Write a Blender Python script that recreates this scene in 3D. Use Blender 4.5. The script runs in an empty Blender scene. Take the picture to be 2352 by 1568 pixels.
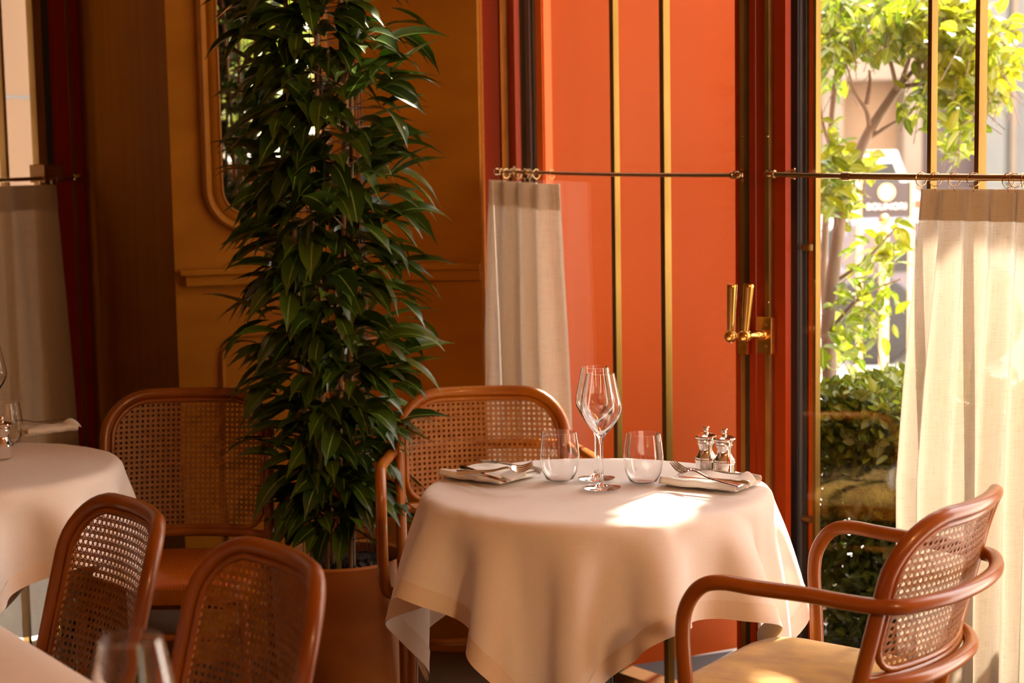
import bpy, math, random
import numpy as np
from mathutils import Vector, Matrix
R_ = math.radians
# ------------------------------------------------------------------ camera, world, sun, exposure
sc = bpy.context.scene
COL = sc.collection
F, CX, CY, PITCH, ROLL, EYE = 3950.0, 1176.0, 784.0, 6.12, -1.0, 1.40
cd = bpy.data.cameras.new('camera'); cam = bpy.data.objects.new('camera', cd); COL.objects.link(cam)
cd.sensor_width = 36.0; cd.lens = F * 36.0 / 2352.0
CM = Matrix.Rotation(R_(90 - PITCH), 4, 'X') @ Matrix.Rotation(R_(ROLL), 4, 'Z')
cam.matrix_world = Matrix.Translation((0, 0, EYE)) @ CM
cd.dof.use_dof = True; cd.dof.focus_distance = 3.30; cd.dof.aperture_fstop = 4.5
cd.clip_end = 200
sc.camera = cam
SUN = Vector((0.54, 0.84, 0.0)).normalized() * math.cos(R_(44)) + Vector((0, 0, math.sin(R_(44))))
w = bpy.data.worlds.new('world'); sc.world = w; w.use_nodes = True
nt = w.node_tree; bg = nt.nodes['Background']
tc = nt.nodes.new('ShaderNodeTexCoord'); sp = nt.nodes.new('ShaderNodeSeparateXYZ')
rp = nt.nodes.new('ShaderNodeValToRGB'); nt.links.new(tc.outputs['Generated'], sp.inputs[0])
nt.links.new(sp.outputs['Z'], rp.inputs[0]); nt.links.new(rp.outputs[0], bg.inputs[0])
rp.color_ramp.elements[0].position = 0.0
rp.color_ramp.elements[1].position = 0.7; rp.color_ramp.elements[1].color = (1.0, 1.0, 1.0, 1)
rp.color_ramp.elements[0].color = (.62, .51, .37, 1)
bg.inputs[1].default_value = 4.0
sl = bpy.data.lights.new('sun', 'SUN'); so = bpy.data.objects.new('sun', sl); COL.objects.link(so)
sl.energy = 12.0; sl.angle = R_(0.9); sl.color = (1.0, .90, .74)
so.rotation_euler = SUN.to_track_quat('Z', 'Y').to_euler(); so.location = (6, 9, 9)
sc.view_settings.view_transform = 'Standard'; sc.view_settings.look = 'None'
sc.view_settings.gamma = 1.0; sc.view_settings.use_curve_mapping = False
sc.view_settings.exposure = 1.35

# ------------------------------------------------------------------ pixel -> point helpers
C0 = Vector((0, 0, EYE)); M3 = CM.to_3x3()
def ray(x, y): return M3 @ Vector(((x - CX) / F, -(y - CY) / F, -1.0))
def at_y(x, y, Y): d = ray(x, y); return C0 + d * (Y / d.y)
def at_z(x, y, z): d = ray(x, y); return C0 + d * ((z - EYE) / d.z)
def at_plane(x, y, p, n): d = ray(x, y); return C0 + d * ((p - C0).dot(n) / d.dot(n))

# ------------------------------------------------------------------ mesh builder
class MB:
    def __init__(s): s.v = []; s.f = []; s.att = None
    def add(s, vs, fs):
        o = len(s.v); s.v.extend([tuple(v) for v in vs]); s.f.extend([tuple(i + o for i in f) for f in fs]); return s
    def box(s, a, b):
        x0, y0, z0 = a; x1, y1, z1 = b
        return s.add([(x0,y0,z0),(x1,y0,z0),(x1,y1,z0),(x0,y1,z0),(x0,y0,z1),(x1,y0,z1),(x1,y1,z1),(x0,y1,z1)],
                     [(0,3,2,1),(4,5,6,7),(0,1,5,4),(1,2,6,5),(2,3,7,6),(3,0,4,7)])
    def hexa(s, base, top):
        return s.add(list(base) + list(top), [(0,3,2,1),(4,5,6,7),(0,1,5,4),(1,2,6,5),(2,3,7,6),(3,0,4,7)])
    def tube(s, path, r, n=12, cap=True, closed=False):
        P = [Vector(p) for p in path]; m = len(P); vs = []
        rr = r if hasattr(r, '__len__') else [r] * m
        T = []
        for i in range(m):
            a = P[(i - 1) % m] if (i > 0 or closed) else P[i]; b = P[(i + 1) % m] if (i < m - 1 or closed) else P[i]
            T.append((b - a).normalized())
        up = Vector((0, 0, 1)) if abs(T[0].z) < .9 else Vector((1, 0, 0))
        N = (up - T[0] * up.dot(T[0])).normalized()
        for i in range(m):
            N = (N - T[i] * N.dot(T[i])).normalized(); B = T[i].cross(N)
            for k in range(n):
                a = 2 * math.pi * k / n; vs.append(P[i] + (N * math.cos(a) + B * math.sin(a)) * rr[i])
        fs = []
        for i in range(m if closed else m - 1):
            for k in range(n):
                a = i * n + k; b = i * n + (k + 1) % n; c = ((i + 1) % m) * n + (k + 1) % n; d = ((i + 1) % m) * n + k
                fs.append((a, b, c, d))
        if cap and not closed:
            fs.append(tuple(range(n - 1, -1, -1))); fs.append(tuple((m - 1) * n + k for k in range(n)))
        return s.add(vs, fs)
    def lathe(s, prof, n=48, c=(0, 0, 0), axis=None, capends=False):
        vs = []; m = len(prof)
        q = Matrix.Identity(3) if axis is None else Vector(axis).to_track_quat('Z', 'Y').to_matrix()
        for (r, z) in prof:
            for k in range(n):
                a = 2 * math.pi * k / n; vs.append(q @ Vector((r * math.cos(a), r * math.sin(a), z)) + Vector(c))
        fs = [(i*n+k, i*n+(k+1) % n, (i+1)*n+(k+1) % n, (i+1)*n+k) for i in range(m-1) for k in range(n)]
        if capends: fs.append(tuple(range(n - 1, -1, -1))); fs.append(tuple((m-1)*n+k for k in range(n)))
        return s.add(vs, fs)
    def grid(s, fn, nu, nv, closed=False):
        vs = [fn(i / nu, j / nv) for j in range(nv + 1) for i in range(nu + 1)]
        return s.add(vs, [(j*(nu+1)+i, j*(nu+1)+i+1, (j+1)*(nu+1)+i+1, (j+1)*(nu+1)+i) for j in range(nv) for i in range(nu)])
    def ball(s, c, r, n=16, m=10, sz=1.0):
        return s.lathe([(max(1e-5, r * math.sin(math.pi * i / m)), -r * sz * math.cos(math.pi * i / m)) for i in range(m + 1)], n, c)
    def build(s, name, mat=None, parent=None, smooth=True, angle=40, world=True, bevel=0, solid=0, atts=None, subsurf=0):
        me = bpy.data.meshes.new(name)
        V = s.v
        if parent is not None and world: L = parent.location if parent.parent is None else parent.parent.location; V = [(x-L[0], y-L[1], z-L[2]) for (x, y, z) in V]
        me.from_pydata(V, [], s.f)
        if atts:
            for k, arr in atts.items():
                a = me.attributes.new(k, 'FLOAT', 'POINT'); a.data.foreach_set('value', np.asarray(arr, dtype=np.float32))
        me.validate(); me.update()
        if mat: me.materials.append(mat)
        if smooth:
            me.polygons.foreach_set('use_smooth', [True] * len(me.polygons))
            me.set_sharp_from_angle(angle=R_(angle))
        o = bpy.data.objects.new(name, me); COL.objects.link(o)
        if parent is not None: o.parent = parent
        if bevel:
            b = o.modifiers.new('bevel', 'BEVEL'); b.width = bevel; b.segments = 2; b.limit_method = 'ANGLE'; b.angle_limit = R_(50)
        if solid:
            b = o.modifiers.new('solid', 'SOLIDIFY'); b.thickness = solid; b.offset = 0
        if subsurf:
            b = o.modifiers.new('sub', 'SUBSURF'); b.levels = subsurf; b.render_levels = subsurf
        return o
def thing(name, label, cat, loc=(0, 0, 0), rz=0, group=None):
    o = bpy.data.objects.new(name, None); COL.objects.link(o); o.location = loc; o.rotation_euler = (0, 0, rz)
    o.empty_display_size = .1; return tag(o, label, cat, group)
def tag(o, label=None, cat=None, group=None, kind=None):
    if label: o['label'] = label
    if cat: o['category'] = cat
    if group: o['group'] = group
    if kind: o['kind'] = kind
    return o
def struct(o): o['kind'] = 'structure'; return o
def copy_tree(o, label, loc, rz, group=None):
    r = o.copy(); COL.objects.link(r); r.location = loc; r.rotation_euler = (0, 0, rz); r['label'] = label
    if group: r['group'] = group
    for ch in [c for c in bpy.data.objects if c.parent == o]:
        c = ch.copy(); COL.objects.link(c); c.parent = r
        for g in [x for x in bpy.data.objects if x.parent == ch]:
            d = g.copy(); COL.objects.link(d); d.parent = c
    return r
def spline(pts, n=8, closed=False):
    P = [Vector(p) for p in pts]; out = []; m = len(P)
    rng = range(m if closed else m - 1)
    for i in rng:
        g = lambda k: P[k % m] if closed else P[max(0, min(m - 1, k))]
        a, b, c, d = g(i - 1), g(i), g(i + 1), g(i + 2)
        for k in range(n):
            t = k / n
            out.append(0.5 * ((2*b) + (c - a)*t + (2*a - 5*b + 4*c - d)*t*t + (3*b - a - 3*c + d)*t**3))
    if not closed: out.append(P[-1])
    return out

# ------------------------------------------------------------------ materials
def mat(name, col, rough=.5, metal=0, coat=0, spec=.5, bump=0, bscale=50, var=None, vscale=(8, 8, 8), sheen=0, emit=None, trans=0, ior=1.45, detail=3):
    m = bpy.data.materials.new(name); m.use_nodes = True; t = m.node_tree; b = t.nodes['Principled BSDF']
    b.inputs['Base Color'].default_value = (*col, 1); b.inputs['Roughness'].default_value = rough; b.inputs['Metallic'].default_value = metal
    b.inputs['Coat Weight'].default_value = coat; b.inputs['Coat Roughness'].default_value = .08
    b.inputs['Specular IOR Level'].default_value = spec; b.inputs['Transmission Weight'].default_value = trans; b.inputs['IOR'].default_value = ior
    b.inputs['Sheen Weight'].default_value = sheen
    if emit: b.inputs['Emission Color'].default_value = (*emit[:3], 1); b.inputs['Emission Strength'].default_value = emit[3]
    if var or bump:
        co = t.nodes.new('ShaderNodeTexCoord'); mp = t.nodes.new('ShaderNodeMapping'); mp.inputs['Scale'].default_value = vscale
        t.links.new(co.outputs['Object'], mp.inputs[0])
        nz = t.nodes.new('ShaderNodeTexNoise'); nz.inputs['Scale'].default_value = 1.0; nz.inputs['Detail'].default_value = detail
        t.links.new(mp.outputs[0], nz.inputs['Vector'])
        if var:
            r = t.nodes.new('ShaderNodeValToRGB'); t.links.new(nz.outputs['Fac'], r.inputs[0])
            r.color_ramp.elements[0].position = .32; r.color_ramp.elements[0].color = (*var, 1)
            r.color_ramp.elements[1].position = .68; r.color_ramp.elements[1].color = (*col, 1)
            t.links.new(r.outputs[0], b.inputs['Base Color'])
        if bump:
            n2 = t.nodes.new('ShaderNodeTexNoise'); n2.inputs['Scale'].default_value = bscale; n2.inputs['Detail'].default_value = 4
            t.links.new(co.outputs['Object'], n2.inputs['Vector'])
            bp = t.nodes.new('ShaderNodeBump'); bp.inputs['Strength'].default_value = bump; bp.inputs['Distance'].default_value = .002
            t.links.new(n2.outputs['Fac'], bp.inputs['Height']); t.links.new(bp.outputs[0], b.inputs['Normal'])
    return m
def fabric(name, col, weave=900, transl=.25, bump=.25, thru=0.0, slub=.12):
    m = bpy.data.materials.new(name); m.use_nodes = True; t = m.node_tree; L = t.links
    b = t.nodes['Principled BSDF']; out = t.nodes['Material Output']
    b.inputs['Roughness'].default_value = .85; b.inputs['Specular IOR Level'].default_value = .2; b.inputs['Sheen Weight'].default_value = .15
    co = t.nodes.new('ShaderNodeTexCoord')
    mp = t.nodes.new('ShaderNodeMapping'); mp.inputs['Scale'].default_value = (60, 60, 900); L.new(co.outputs['Object'], mp.inputs[0])
    mq = t.nodes.new('ShaderNodeMapping'); mq.inputs['Scale'].default_value = (700, 700, 25); L.new(co.outputs['Object'], mq.inputs[0])
    n1 = t.nodes.new('ShaderNodeTexNoise'); n1.inputs['Scale'].default_value = .6; L.new(mp.outputs[0], n1.inputs['Vector'])
    n2 = t.nodes.new('ShaderNodeTexNoise'); n2.inputs['Scale'].default_value = .6; L.new(mq.outputs[0], n2.inputs['Vector'])
    ad = t.nodes.new('ShaderNodeMath'); ad.operation = 'ADD'; L.new(n1.outputs[0], ad.inputs[0]); L.new(n2.outputs[0], ad.inputs[1])
    r = t.nodes.new('ShaderNodeValToRGB'); L.new(ad.outputs[0], r.inputs[0])
    r.color_ramp.elements[0].position = .55; r.color_ramp.elements[0].color = (*[c * (1 - slub) for c in col], 1)
    r.color_ramp.elements[1].position = 1.2 if False else 1.0; r.color_ramp.elements[1].color = (*col, 1)
    L.new(r.outputs[0], b.inputs['Base Color'])
    bp = t.nodes.new('ShaderNodeBump'); bp.inputs['Strength'].default_value = bump; bp.inputs['Distance'].default_value = .0006
    L.new(ad.outputs[0], bp.inputs['Height']); L.new(bp.outputs[0], b.inputs['Normal'])
    tr = t.nodes.new('ShaderNodeBsdfTranslucent'); L.new(r.outputs[0], tr.inputs[0])
    mx = t.nodes.new('ShaderNodeMixShader'); mx.inputs[0].default_value = transl; L.new(b.outputs[0], mx.inputs[1]); L.new(tr.outputs[0], mx.inputs[2])
    last = mx
    if thru:
        tp = t.nodes.new('ShaderNodeBsdfTransparent'); m2 = t.nodes.new('ShaderNodeMixShader'); m2.inputs[0].default_value = thru
        L.new(mx.outputs[0], m2.inputs[1]); L.new(tp.outputs[0], m2.inputs[2]); last = m2
    L.new(last.outputs[0], out.inputs[0]); return m
def pane_glass(name, tint=(1, 1, 1), boost=1.0):
    m = bpy.data.materials.new(name); m.use_nodes = True; t = m.node_tree; L = t.links; t.nodes.remove(t.nodes['Principled BSDF'])
    ge = t.nodes.new('ShaderNodeNewGeometry'); dt_ = t.nodes.new('ShaderNodeVectorMath'); dt_.operation = 'DOT_PRODUCT'
    L.new(ge.outputs['Normal'], dt_.inputs[0]); L.new(ge.outputs['Incoming'], dt_.inputs[1])
    def mth(op, a, b=None):
        n = t.nodes.new('ShaderNodeMath'); n.operation = op; n.use_clamp = False
        for k, v in enumerate((a, b)):
            if v is None: continue
            if isinstance(v, (int, float)): n.inputs[k].default_value = v
            else: L.new(v, n.inputs[k])
        return n.outputs[0]
    ab = mth('ABSOLUTE', dt_.outputs['Value']); om = mth('SUBTRACT', 1.0, ab); pw = mth('POWER', om, 5.0)
    mu = t.nodes.new('ShaderNodeMath'); mu.operation = 'MULTIPLY_ADD'; mu.inputs[1].default_value = .96*boost; mu.inputs[2].default_value = .04*boost; mu.use_clamp = True; L.new(pw, mu.inputs[0])
    tp = t.nodes.new('ShaderNodeBsdfTransparent'); tp.inputs[0].default_value = (*tint, 1)
    gl = t.nodes.new('ShaderNodeBsdfGlossy'); gl.inputs['Roughness'].default_value = .02
    mx = t.nodes.new('ShaderNodeMixShader'); L.new(mu.outputs[0], mx.inputs[0]); L.new(tp.outputs[0], mx.inputs[1]); L.new(gl.outputs[0], mx.inputs[2])
    L.new(mx.outputs[0], t.nodes['Material Output'].inputs[0]); return m
def leaf_mat(name, col, col2, rib, transl=.35, rough=.35, gloss=.5):
    m = bpy.data.materials.new(name); m.use_nodes = True; t = m.node_tree; L = t.links
    b = t.nodes['Principled BSDF']; b.inputs['Roughness'].default_value = rough; b.inputs['Specular IOR Level'].default_value = gloss
    a = t.nodes.new('ShaderNodeAttribute'); a.attribute_name = 'rnd'; s = t.nodes.new('ShaderNodeAttribute'); s.attribute_name = 'side'
    mx = t.nodes.new('ShaderNodeMix'); mx.data_type = 'RGBA'; L.new(a.outputs['Fac'], mx.inputs[0]); mx.inputs[6].default_value = (*col, 1); mx.inputs[7].default_value = (*col2, 1)
    r = t.nodes.new('ShaderNodeValToRGB'); L.new(s.outputs['Fac'], r.inputs[0])
    r.color_ramp.elements[0].position = 0.0; r.color_ramp.elements[0].color = (1, 1, 1, 1); r.color_ramp.elements[1].position = .10; r.color_ramp.elements[1].color = (0, 0, 0, 1)
    m2 = t.nodes.new('ShaderNodeMix'); m2.data_type = 'RGBA'; L.new(r.outputs[0], m2.inputs[0]); L.new(mx.outputs[2], m2.inputs[6]); m2.inputs[7].default_value = (*rib, 1)
    L.new(m2.outputs[2], b.inputs['Base Color'])
    tr = t.nodes.new('ShaderNodeBsdfTranslucent'); L.new(m2.outputs[2], tr.inputs[0])
    ms = t.nodes.new('ShaderNodeMixShader'); ms.inputs[0].default_value = transl; L.new(b.outputs[0], ms.inputs[1]); L.new(tr.outputs[0], ms.inputs[2])
    L.new(ms.outputs[0], t.nodes['Material Output'].inputs[0]); return m

WALLM = mat('ochre_wall', (.30, .098, .003), .5, spec=.12, var=(.24, .074, .002), vscale=(3, 3, 9), bump=.15, bscale=90)
COLM = mat('ochre_wood', (.155, .046, .001), .5, spec=.12, var=(.125, .034, .001), vscale=(30, 30, 1.2), bump=.1, bscale=120)
LACQ = mat('orange_lacquer', (.60, .08, .004), .38, spec=.2, var=(.56, .072, .004), vscale=(2, 2, 2))
SHADELACQ = mat('deep_shade_lacquer', (.15, .008, .002), .38, spec=.25)  # same lacquer, darkened in colour for frame faces turned from the light
BRASS = mat('aged_brass', (.50, .32, .12), .36, metal=1, var=(.33, .20, .06), vscale=(14, 14, 5), bump=.05, bscale=200)
BRONZE = mat('bronze_tube', (.42, .26, .12), .25, metal=1)
RIDGE = mat('ridged_sunlit_seat', (.34, .075, .003), .28, coat=.3)  # orange raised in the base colour to stand for the seat's sun glow
_t = RIDGE.node_tree; _w = _t.nodes.new('ShaderNodeTexWave'); _w.inputs['Scale'].default_value = 45; _c = _t.nodes.new('ShaderNodeTexCoord'); _b = _t.nodes.new('ShaderNodeBump'); _b.inputs['Strength'].default_value = .5; _b.inputs['Distance'].default_value = .002
_t.links.new(_c.outputs['Object'], _w.inputs['Vector']); _t.links.new(_w.outputs['Fac'], _b.inputs['Height']); _t.links.new(_b.outputs[0], _t.nodes['Principled BSDF'].inputs['Normal'])
PANEL = mat('outdoor_orange_paint', (.27, .038, .0008), .5, spec=.10, var=(.25, .034, .0008), vscale=(2, 2, 2))
BRASSM = mat('dull_brass', (.22, .125, .03), .5, metal=1, var=(.16, .085, .016), vscale=(14, 14, 3), bump=.05, bscale=200)
GOLD = mat('polished_brass', (.80, .47, .13), .24, metal=1, var=(.62, .34, .08), vscale=(30, 30, 10))
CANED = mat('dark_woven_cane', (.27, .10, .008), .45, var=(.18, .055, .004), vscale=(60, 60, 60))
STILE = mat('shaded_stile_lacquer', (.27, .026, .001), .38, spec=.15)  # orange lacquer with the shade of the room-facing stiles put into its colour
SHADOWSTONE = mat('shaded_stone', (.17, .10, .055), .85, var=(.145, .085, .048), vscale=(1, 1, 1))  # pale stone, its shade put into a darker colour
GASKET = mat('black_gasket', (.018, .016, .015), .45)
GREYM = mat('grey_metal', (.14, .12, .12), .4, metal=.4)
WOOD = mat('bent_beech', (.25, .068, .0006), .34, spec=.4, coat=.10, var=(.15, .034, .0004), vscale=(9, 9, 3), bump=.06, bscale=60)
WOODL = mat('bent_beech_pale', (.34, .105, .002), .32, spec=.45, coat=.18, var=(.23, .052, .005), vscale=(9, 9, 3), bump=.06, bscale=60)  # paler beech tone for the armchairs
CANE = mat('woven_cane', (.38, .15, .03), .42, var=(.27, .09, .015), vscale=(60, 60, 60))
VELVET = mat('ochre_velvet', (.68, .41, .08), .8, sheen=.3, var=(.43, .22, .045), vscale=(16, 10, 10), bump=.3, bscale=150)
CLOTH = fabric('white_linen', (.90, .82, .76), transl=.18, bump=.2, slub=.05)
HEM = fabric('hemmed_linen', (.82, .70, .60), transl=.05, bump=.2, slub=.05)
NAPK = fabric('napkin_linen', (.84, .78, .72), transl=.15, bump=.3, slub=.06)
CURT = fabric('curtain_linen', (.56, .475, .38), transl=.24, bump=.5, thru=.05, slub=.25)
CURTD = fabric('shaded_curtain_linen', (.26, .165, .09), transl=.14, bump=.4, thru=.05, slub=.2)  # same curtain linen, darkened in colour for its weaker light
CURTL = fabric('lit_curtain_linen', (.76, .64, .52), transl=.25, bump=.5, thru=.03, slub=.2)  # same curtain linen with extra brightness put into its colour
CURTH = fabric('curtain_band_linen', (.56, .42, .28), transl=.38, bump=.5, slub=.2)
GLASSW = mat('clear_glass', (1, 1, 1), 0.0, trans=1, ior=1.46)
PANE = pane_glass('window_glass', (.99, .98, .96), .9)
SILVER = mat('polished_silver', (.86, .82, .78), .07, metal=1)
STEEL = mat('steel_cutlery', (.72, .68, .64), .14, metal=1)
MIRR = mat('mirror_glass', (.9, .9, .88), .02, metal=1)
TERRA = mat('mottled_terracotta', (.46, .15, .020), .55, var=(.34, .10, .012), vscale=(7, 7, 7), bump=.35, bscale=25)
SOIL = mat('soil', (.05, .028, .014), .95, bump=1, bscale=90, var=(.02, .012, .008), vscale=(60, 60, 60))
STEMM = mat('plant_stem', (.30, .16, .07), .7)
BARK = mat('tree_bark', (.24, .17, .13), .85, bump=.6, bscale=60, var=(.16, .115, .09), vscale=(20, 20, 6))
FICUS = leaf_mat('ficus_leaf', (.014, .032, .0015), (.055, .088, .004), (.22, .30, .07), .12, .30, .5)
TREEL = leaf_mat('tree_leaf', (.09, .15, .006), (.27, .27, .010), (.40, .50, .10), .5, .4)
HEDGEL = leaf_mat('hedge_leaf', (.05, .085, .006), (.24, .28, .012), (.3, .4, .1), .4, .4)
FLOORM = mat('dark_floor', (.06, .030, .016), .4, var=(.04, .02, .01), vscale=(5, 5, 5))
PAVE = mat('pale_pavement', (.62, .58, .54), .9, var=(.52, .49, .46), vscale=(2, 2, 2))
STONE = mat('beige_stone', (.20, .145, .11), .85, var=(.165, .12, .09), vscale=(1.2, 1.2, 1.2), bump=.3, bscale=20)
STONED = mat('grey_stone', (.13, .125, .115), .8, var=(.10, .095, .095), vscale=(1, 1, 1))
DARKDOOR = mat('plum_door', (.06, .036, .036), .5)
CEILM = mat('cream_ceiling', (.38, .20, .07), .9)
PLANTERM = mat('planter_box', (.10, .085, .08), .5)

# ------------------------------------------------------------------ window wall plane (right)
A = Vector((-.0845, 4.95, 0)); B = Vector((1.042, 3.50, 0))
UW = (B - A).normalized(); NW = Vector((UW.y, -UW.x, 0))          # NW points into the room
if NW.dot(C0 - A) < 0: NW = -NW
def wp(u, o, z): return A + UW * u + NW * o + Vector((0, 0, z))
def Upx(px, o=0.0, py=500):
    p = at_plane(px, py, A + NW * o, NW); return (p - A).dot(UW)
def wbox(mb, u0, u1, o0, o1, z0, z1):
    return mb.hexa([wp(u0, o0, z0), wp(u1, o0, z0), wp(u1, o1, z0), wp(u0, o1, z0)], [wp(u0, o0, z1), wp(u1, o0, z1), wp(u1, o1, z1), wp(u0, o1, z1)])
def strip(mb, px0, px1, o_in, o_out, z0=.02, z1=2.9):              # px interval = room-side face
    return wbox(mb, Upx(px0, o_in), Upx(px1, o_in), o_out, o_in, z0, z1)
ZT = 2.75
UEND = 6.4

# ------------------------------------------------------------------ room shell
# left panelled wall with mirror (W3), right return (W4), column face (W2)
def wallbox(name, p0, p1, z0, z1, th, m):
    p0 = Vector((p0[0], p0[1], 0)); p1 = Vector((p1[0], p1[1], 0)); d = (p1 - p0).normalized(); n = Vector((d.y, -d.x, 0))
    if n.dot(-p0) < 0: n = -n
    mb = MB(); o = [p0, p1, p1 - n * th, p0 - n * th]
    mb.hexa([q + Vector((0, 0, z0)) for q in o], [q + Vector((0, 0, z1)) for q in o])
    return struct(mb.build(name, m, smooth=False)), d, n
W2a = Vector((at_y(397, 500, 4.70).x, 4.70, 0)); W2b = Vector((at_y(190, 500, 5.15).x, 5.15, 0))
W3b = Vector((at_y(752, 500, 4.84).x, 4.84, 0)); W4b = Vector((at_y(1104, 500, 4.77).x, 4.77, 0))
_, d2, n2 = wallbox('wall_corner', W2b, W2a, 0, 3.1, .06, COLM)
_, d3, n3 = wallbox('wall_left', W2a, W3b, 0, 3.1, .08, WALLM)
_, d4, n4 = wallbox('wall_right', W3b, W4b, 0, 3.1, .05, WALLM)
def railbox(mb, p0, d, n, s0, s1, z0, z1, t):
    o = [p0 + d*s0 + n*t, p0 + d*s1 + n*t, p0 + d*s1 + n*.0, p0 + d*s0 + n*.0]
    return mb.hexa([q + Vector((0, 0, z0)) for q in o], [q + Vector((0, 0, z1)) for q in o])
L3 = (W3b - W2a).length; L4 = (W4b - W3b).length
def z_at(px, py, p, n): return at_plane(px, py, p, n).z
zr0, zr1, zr2 = z_at(450, 657, W2a, n3), z_at(450, 632, W2a, n3), z_at(450, 618, W2a, n3)
for nm, p, d, n, s0, s1 in (('trim_1', W2a, d3, n3, .025, L3), ('trim_2', W3b, d4, n4, 0, L4 - .0)):
    mb = MB(); railbox(mb, p, d, n, s0, s1, zr0, zr1, .022); railbox(mb, p, d, n, s0 - (.015 if nm == 'trim_1' else 0), s1, zr1, zr2, .032)
    struct(mb.build(nm, WALLM, smooth=False, bevel=.003))
# floor and ceiling follow the outline of the room
_P1 = W2b; _P2 = Vector((at_y(0, 500, 4.86).x, 4.86, 0)); _UL = (_P2 - _P1).normalized(); _e = _P1 + _UL*(1.4 + (_P2 - _P1).length - .02)
outline = [wp(-.02, -.04, 0), wp(9.2, -.04, 0), Vector((wp(9.2, 0, 0).x, -3.2, 0)), Vector((_e.x - .08, -3.2, 0)), Vector((_e.x - .08, _e.y, 0)), _P1 + Vector((-.03, .06, 0)), W2a + Vector((-.06, .12, 0)), W3b + Vector((0, .1, 0)), W4b + Vector((0, .06, 0))]
def slab(name, z0, z1, m):
    k = len(outline); mb = MB(); mb.add([(p.x, p.y, z0) for p in outline] + [(p.x, p.y, z1) for p in outline], [tuple(range(k)), tuple(range(2*k-1, k-1, -1))] + [(i, (i+1) % k, k+(i+1) % k, k+i) for i in range(k)])
    return struct(mb.build(name, m, smooth=False))
slab('floor', -.06, 0, FLOORM); slab('ceiling', 3.1, 3.2, CEILM)
# mirror on left wall
def rrect(w, h, r, n=10):
    pts = []
    for cx, cy, a0 in ((w/2-r, h/2-r, 0), (-w/2+r, h/2-r, 90), (-w/2+r, -h/2+r, 180), (w/2-r, -h/2+r, 270)):
        for k in range(n + 1):
            a = R_(a0 + 90 * k / n); pts.append((cx + r*math.cos(a), cy + r*math.sin(a)))
    return pts
mL = (at_plane(507, 300, W2a, n3) - W2a).dot(d3); mzb = z_at(560, 490, W2a, n3); mzt = 2.45
mR = (at_plane(738, 300, W2a, n3) - W2a).dot(d3)
mc = W2a + d3 * (mL + mR) / 2 + Vector((0, 0, (mzb + mzt) / 2))
mir = thing('wall_mirror', 'tall round-cornered mirror recessed in the ochre wall behind the plant', 'mirror', mc)
def framesweep(mb, w, h, r, prof, c, dx, n):
    rings = []
    for (off, t) in prof:
        rings.append([c + dx*x + Vector((0, 0, y)) + n*t for x, y in rrect(w + 2*off, h + 2*off, r + off)])
    m = len(rings[0]); vs = [p for rg in rings for p in rg]
    return mb.add(vs, [(i*m+k, i*m+(k+1) % m, (i+1)*m+(k+1) % m, (i+1)*m+k) for i in range(len(rings)-1) for k in range(m)])
mw, mh = mR - mL, mzt - mzb
mb = MB(); pts = [mc + d3*x + Vector((0, 0, y)) + n3*.006 for x, y in rrect(mw, mh, .07)]; mb.add(pts, [tuple(range(len(pts)))])
mb.build('mirror_glass', MIRR, mir, smooth=False)
mb = MB(); framesweep(mb, mw, mh, .07, [(0, .002), (.0, .012), (.004, .014), (.008, .010), (.020, .010), (.030, .004), (.036, .012), (.046, .018), (.054, .012), (.056, .0)], mc, d3, n3)
mb.build('mirror_frame', WALLM, mir)
# lower panel moulding
mb = MB(); pz1 = z_at(560, 775, W2a, n3); pc = W2a + d3 * ((mL+mR)/2) + Vector((0, 0, (pz1 + .16)/2))
framesweep(mb, mw + .02, pz1 - .16, .06, [(0, 0), (.004, .010), (.010, .012), (.016, .006), (.02, 0)], pc, d3, n3)
struct(mb.build('trim_3', WALLM))

# back side of the room (behind the camera) with a wide window opening and the left side
def plainwall(name, a, b): mb = MB(); mb.box(a, b); return struct(mb.build(name, WALLM, smooth=False))
plainwall('wall_back', (-4.2, -3.2, 0), (2.6, -3.1, 3.1)); plainwall('wall_back_lintel', (2.6, -3.2, 2.75), (4.4, -3.1, 3.1)); plainwall('wall_back_end', (4.4, -3.2, 0), (7.2, -3.1, 3.1))
plainwall('wall_back_sill', (2.6, -3.2, 0), (4.4, -3.1, 1.4))
# left window wall (window_1): from the corner toward the camera
P1 = W2b.copy(); P2 = Vector((at_y(0, 500, 4.86).x, 4.86, 0)); UL = (P2 - P1).normalized(); NL = Vector((-UL.y, UL.x, 0))
if NL.dot(-P1) < 0: NL = -NL
def lp(u, o, z): return P1 + UL*u + NL*o + Vector((0, 0, z))
def Lpx(px, o=0, py=300): return (at_plane(px, py, P1 + NL*o, NL) - P1).dot(UL)
def lbox(mb, u0, u1, o0, o1, z0, z1): return mb.hexa([lp(u0,o0,z0), lp(u1,o0,z0), lp(u1,o1,z0), lp(u0,o1,z0)], [lp(u0,o0,z1), lp(u1,o0,z1), lp(u1,o1,z1), lp(u0,o1,z1)])
w1 = thing('window_1', None, None, P1); struct(w1)
mb = MB(); lbox(mb, 0.0, Lpx(150), -.03, .02, 0, 3.1); mb.build('jamb', SHADELACQ, w1, smooth=False)
mb = MB(); lbox(mb, Lpx(150), Lpx(116), -.02, .03, 0, 3.1); mb.build('stile', SHADELACQ, w1, smooth=False)
mb = MB(); lbox(mb, Lpx(163, .02), Lpx(155, .02), .0, .032, 0, 3.1); mb.build('edge_bar', BRASS, w1, smooth=False)
mb = MB(); lbox(mb, Lpx(116), Lpx(103), -.03, .01, 0, 3.1); mb.build('gasket', GASKET, w1, smooth=False)
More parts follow.
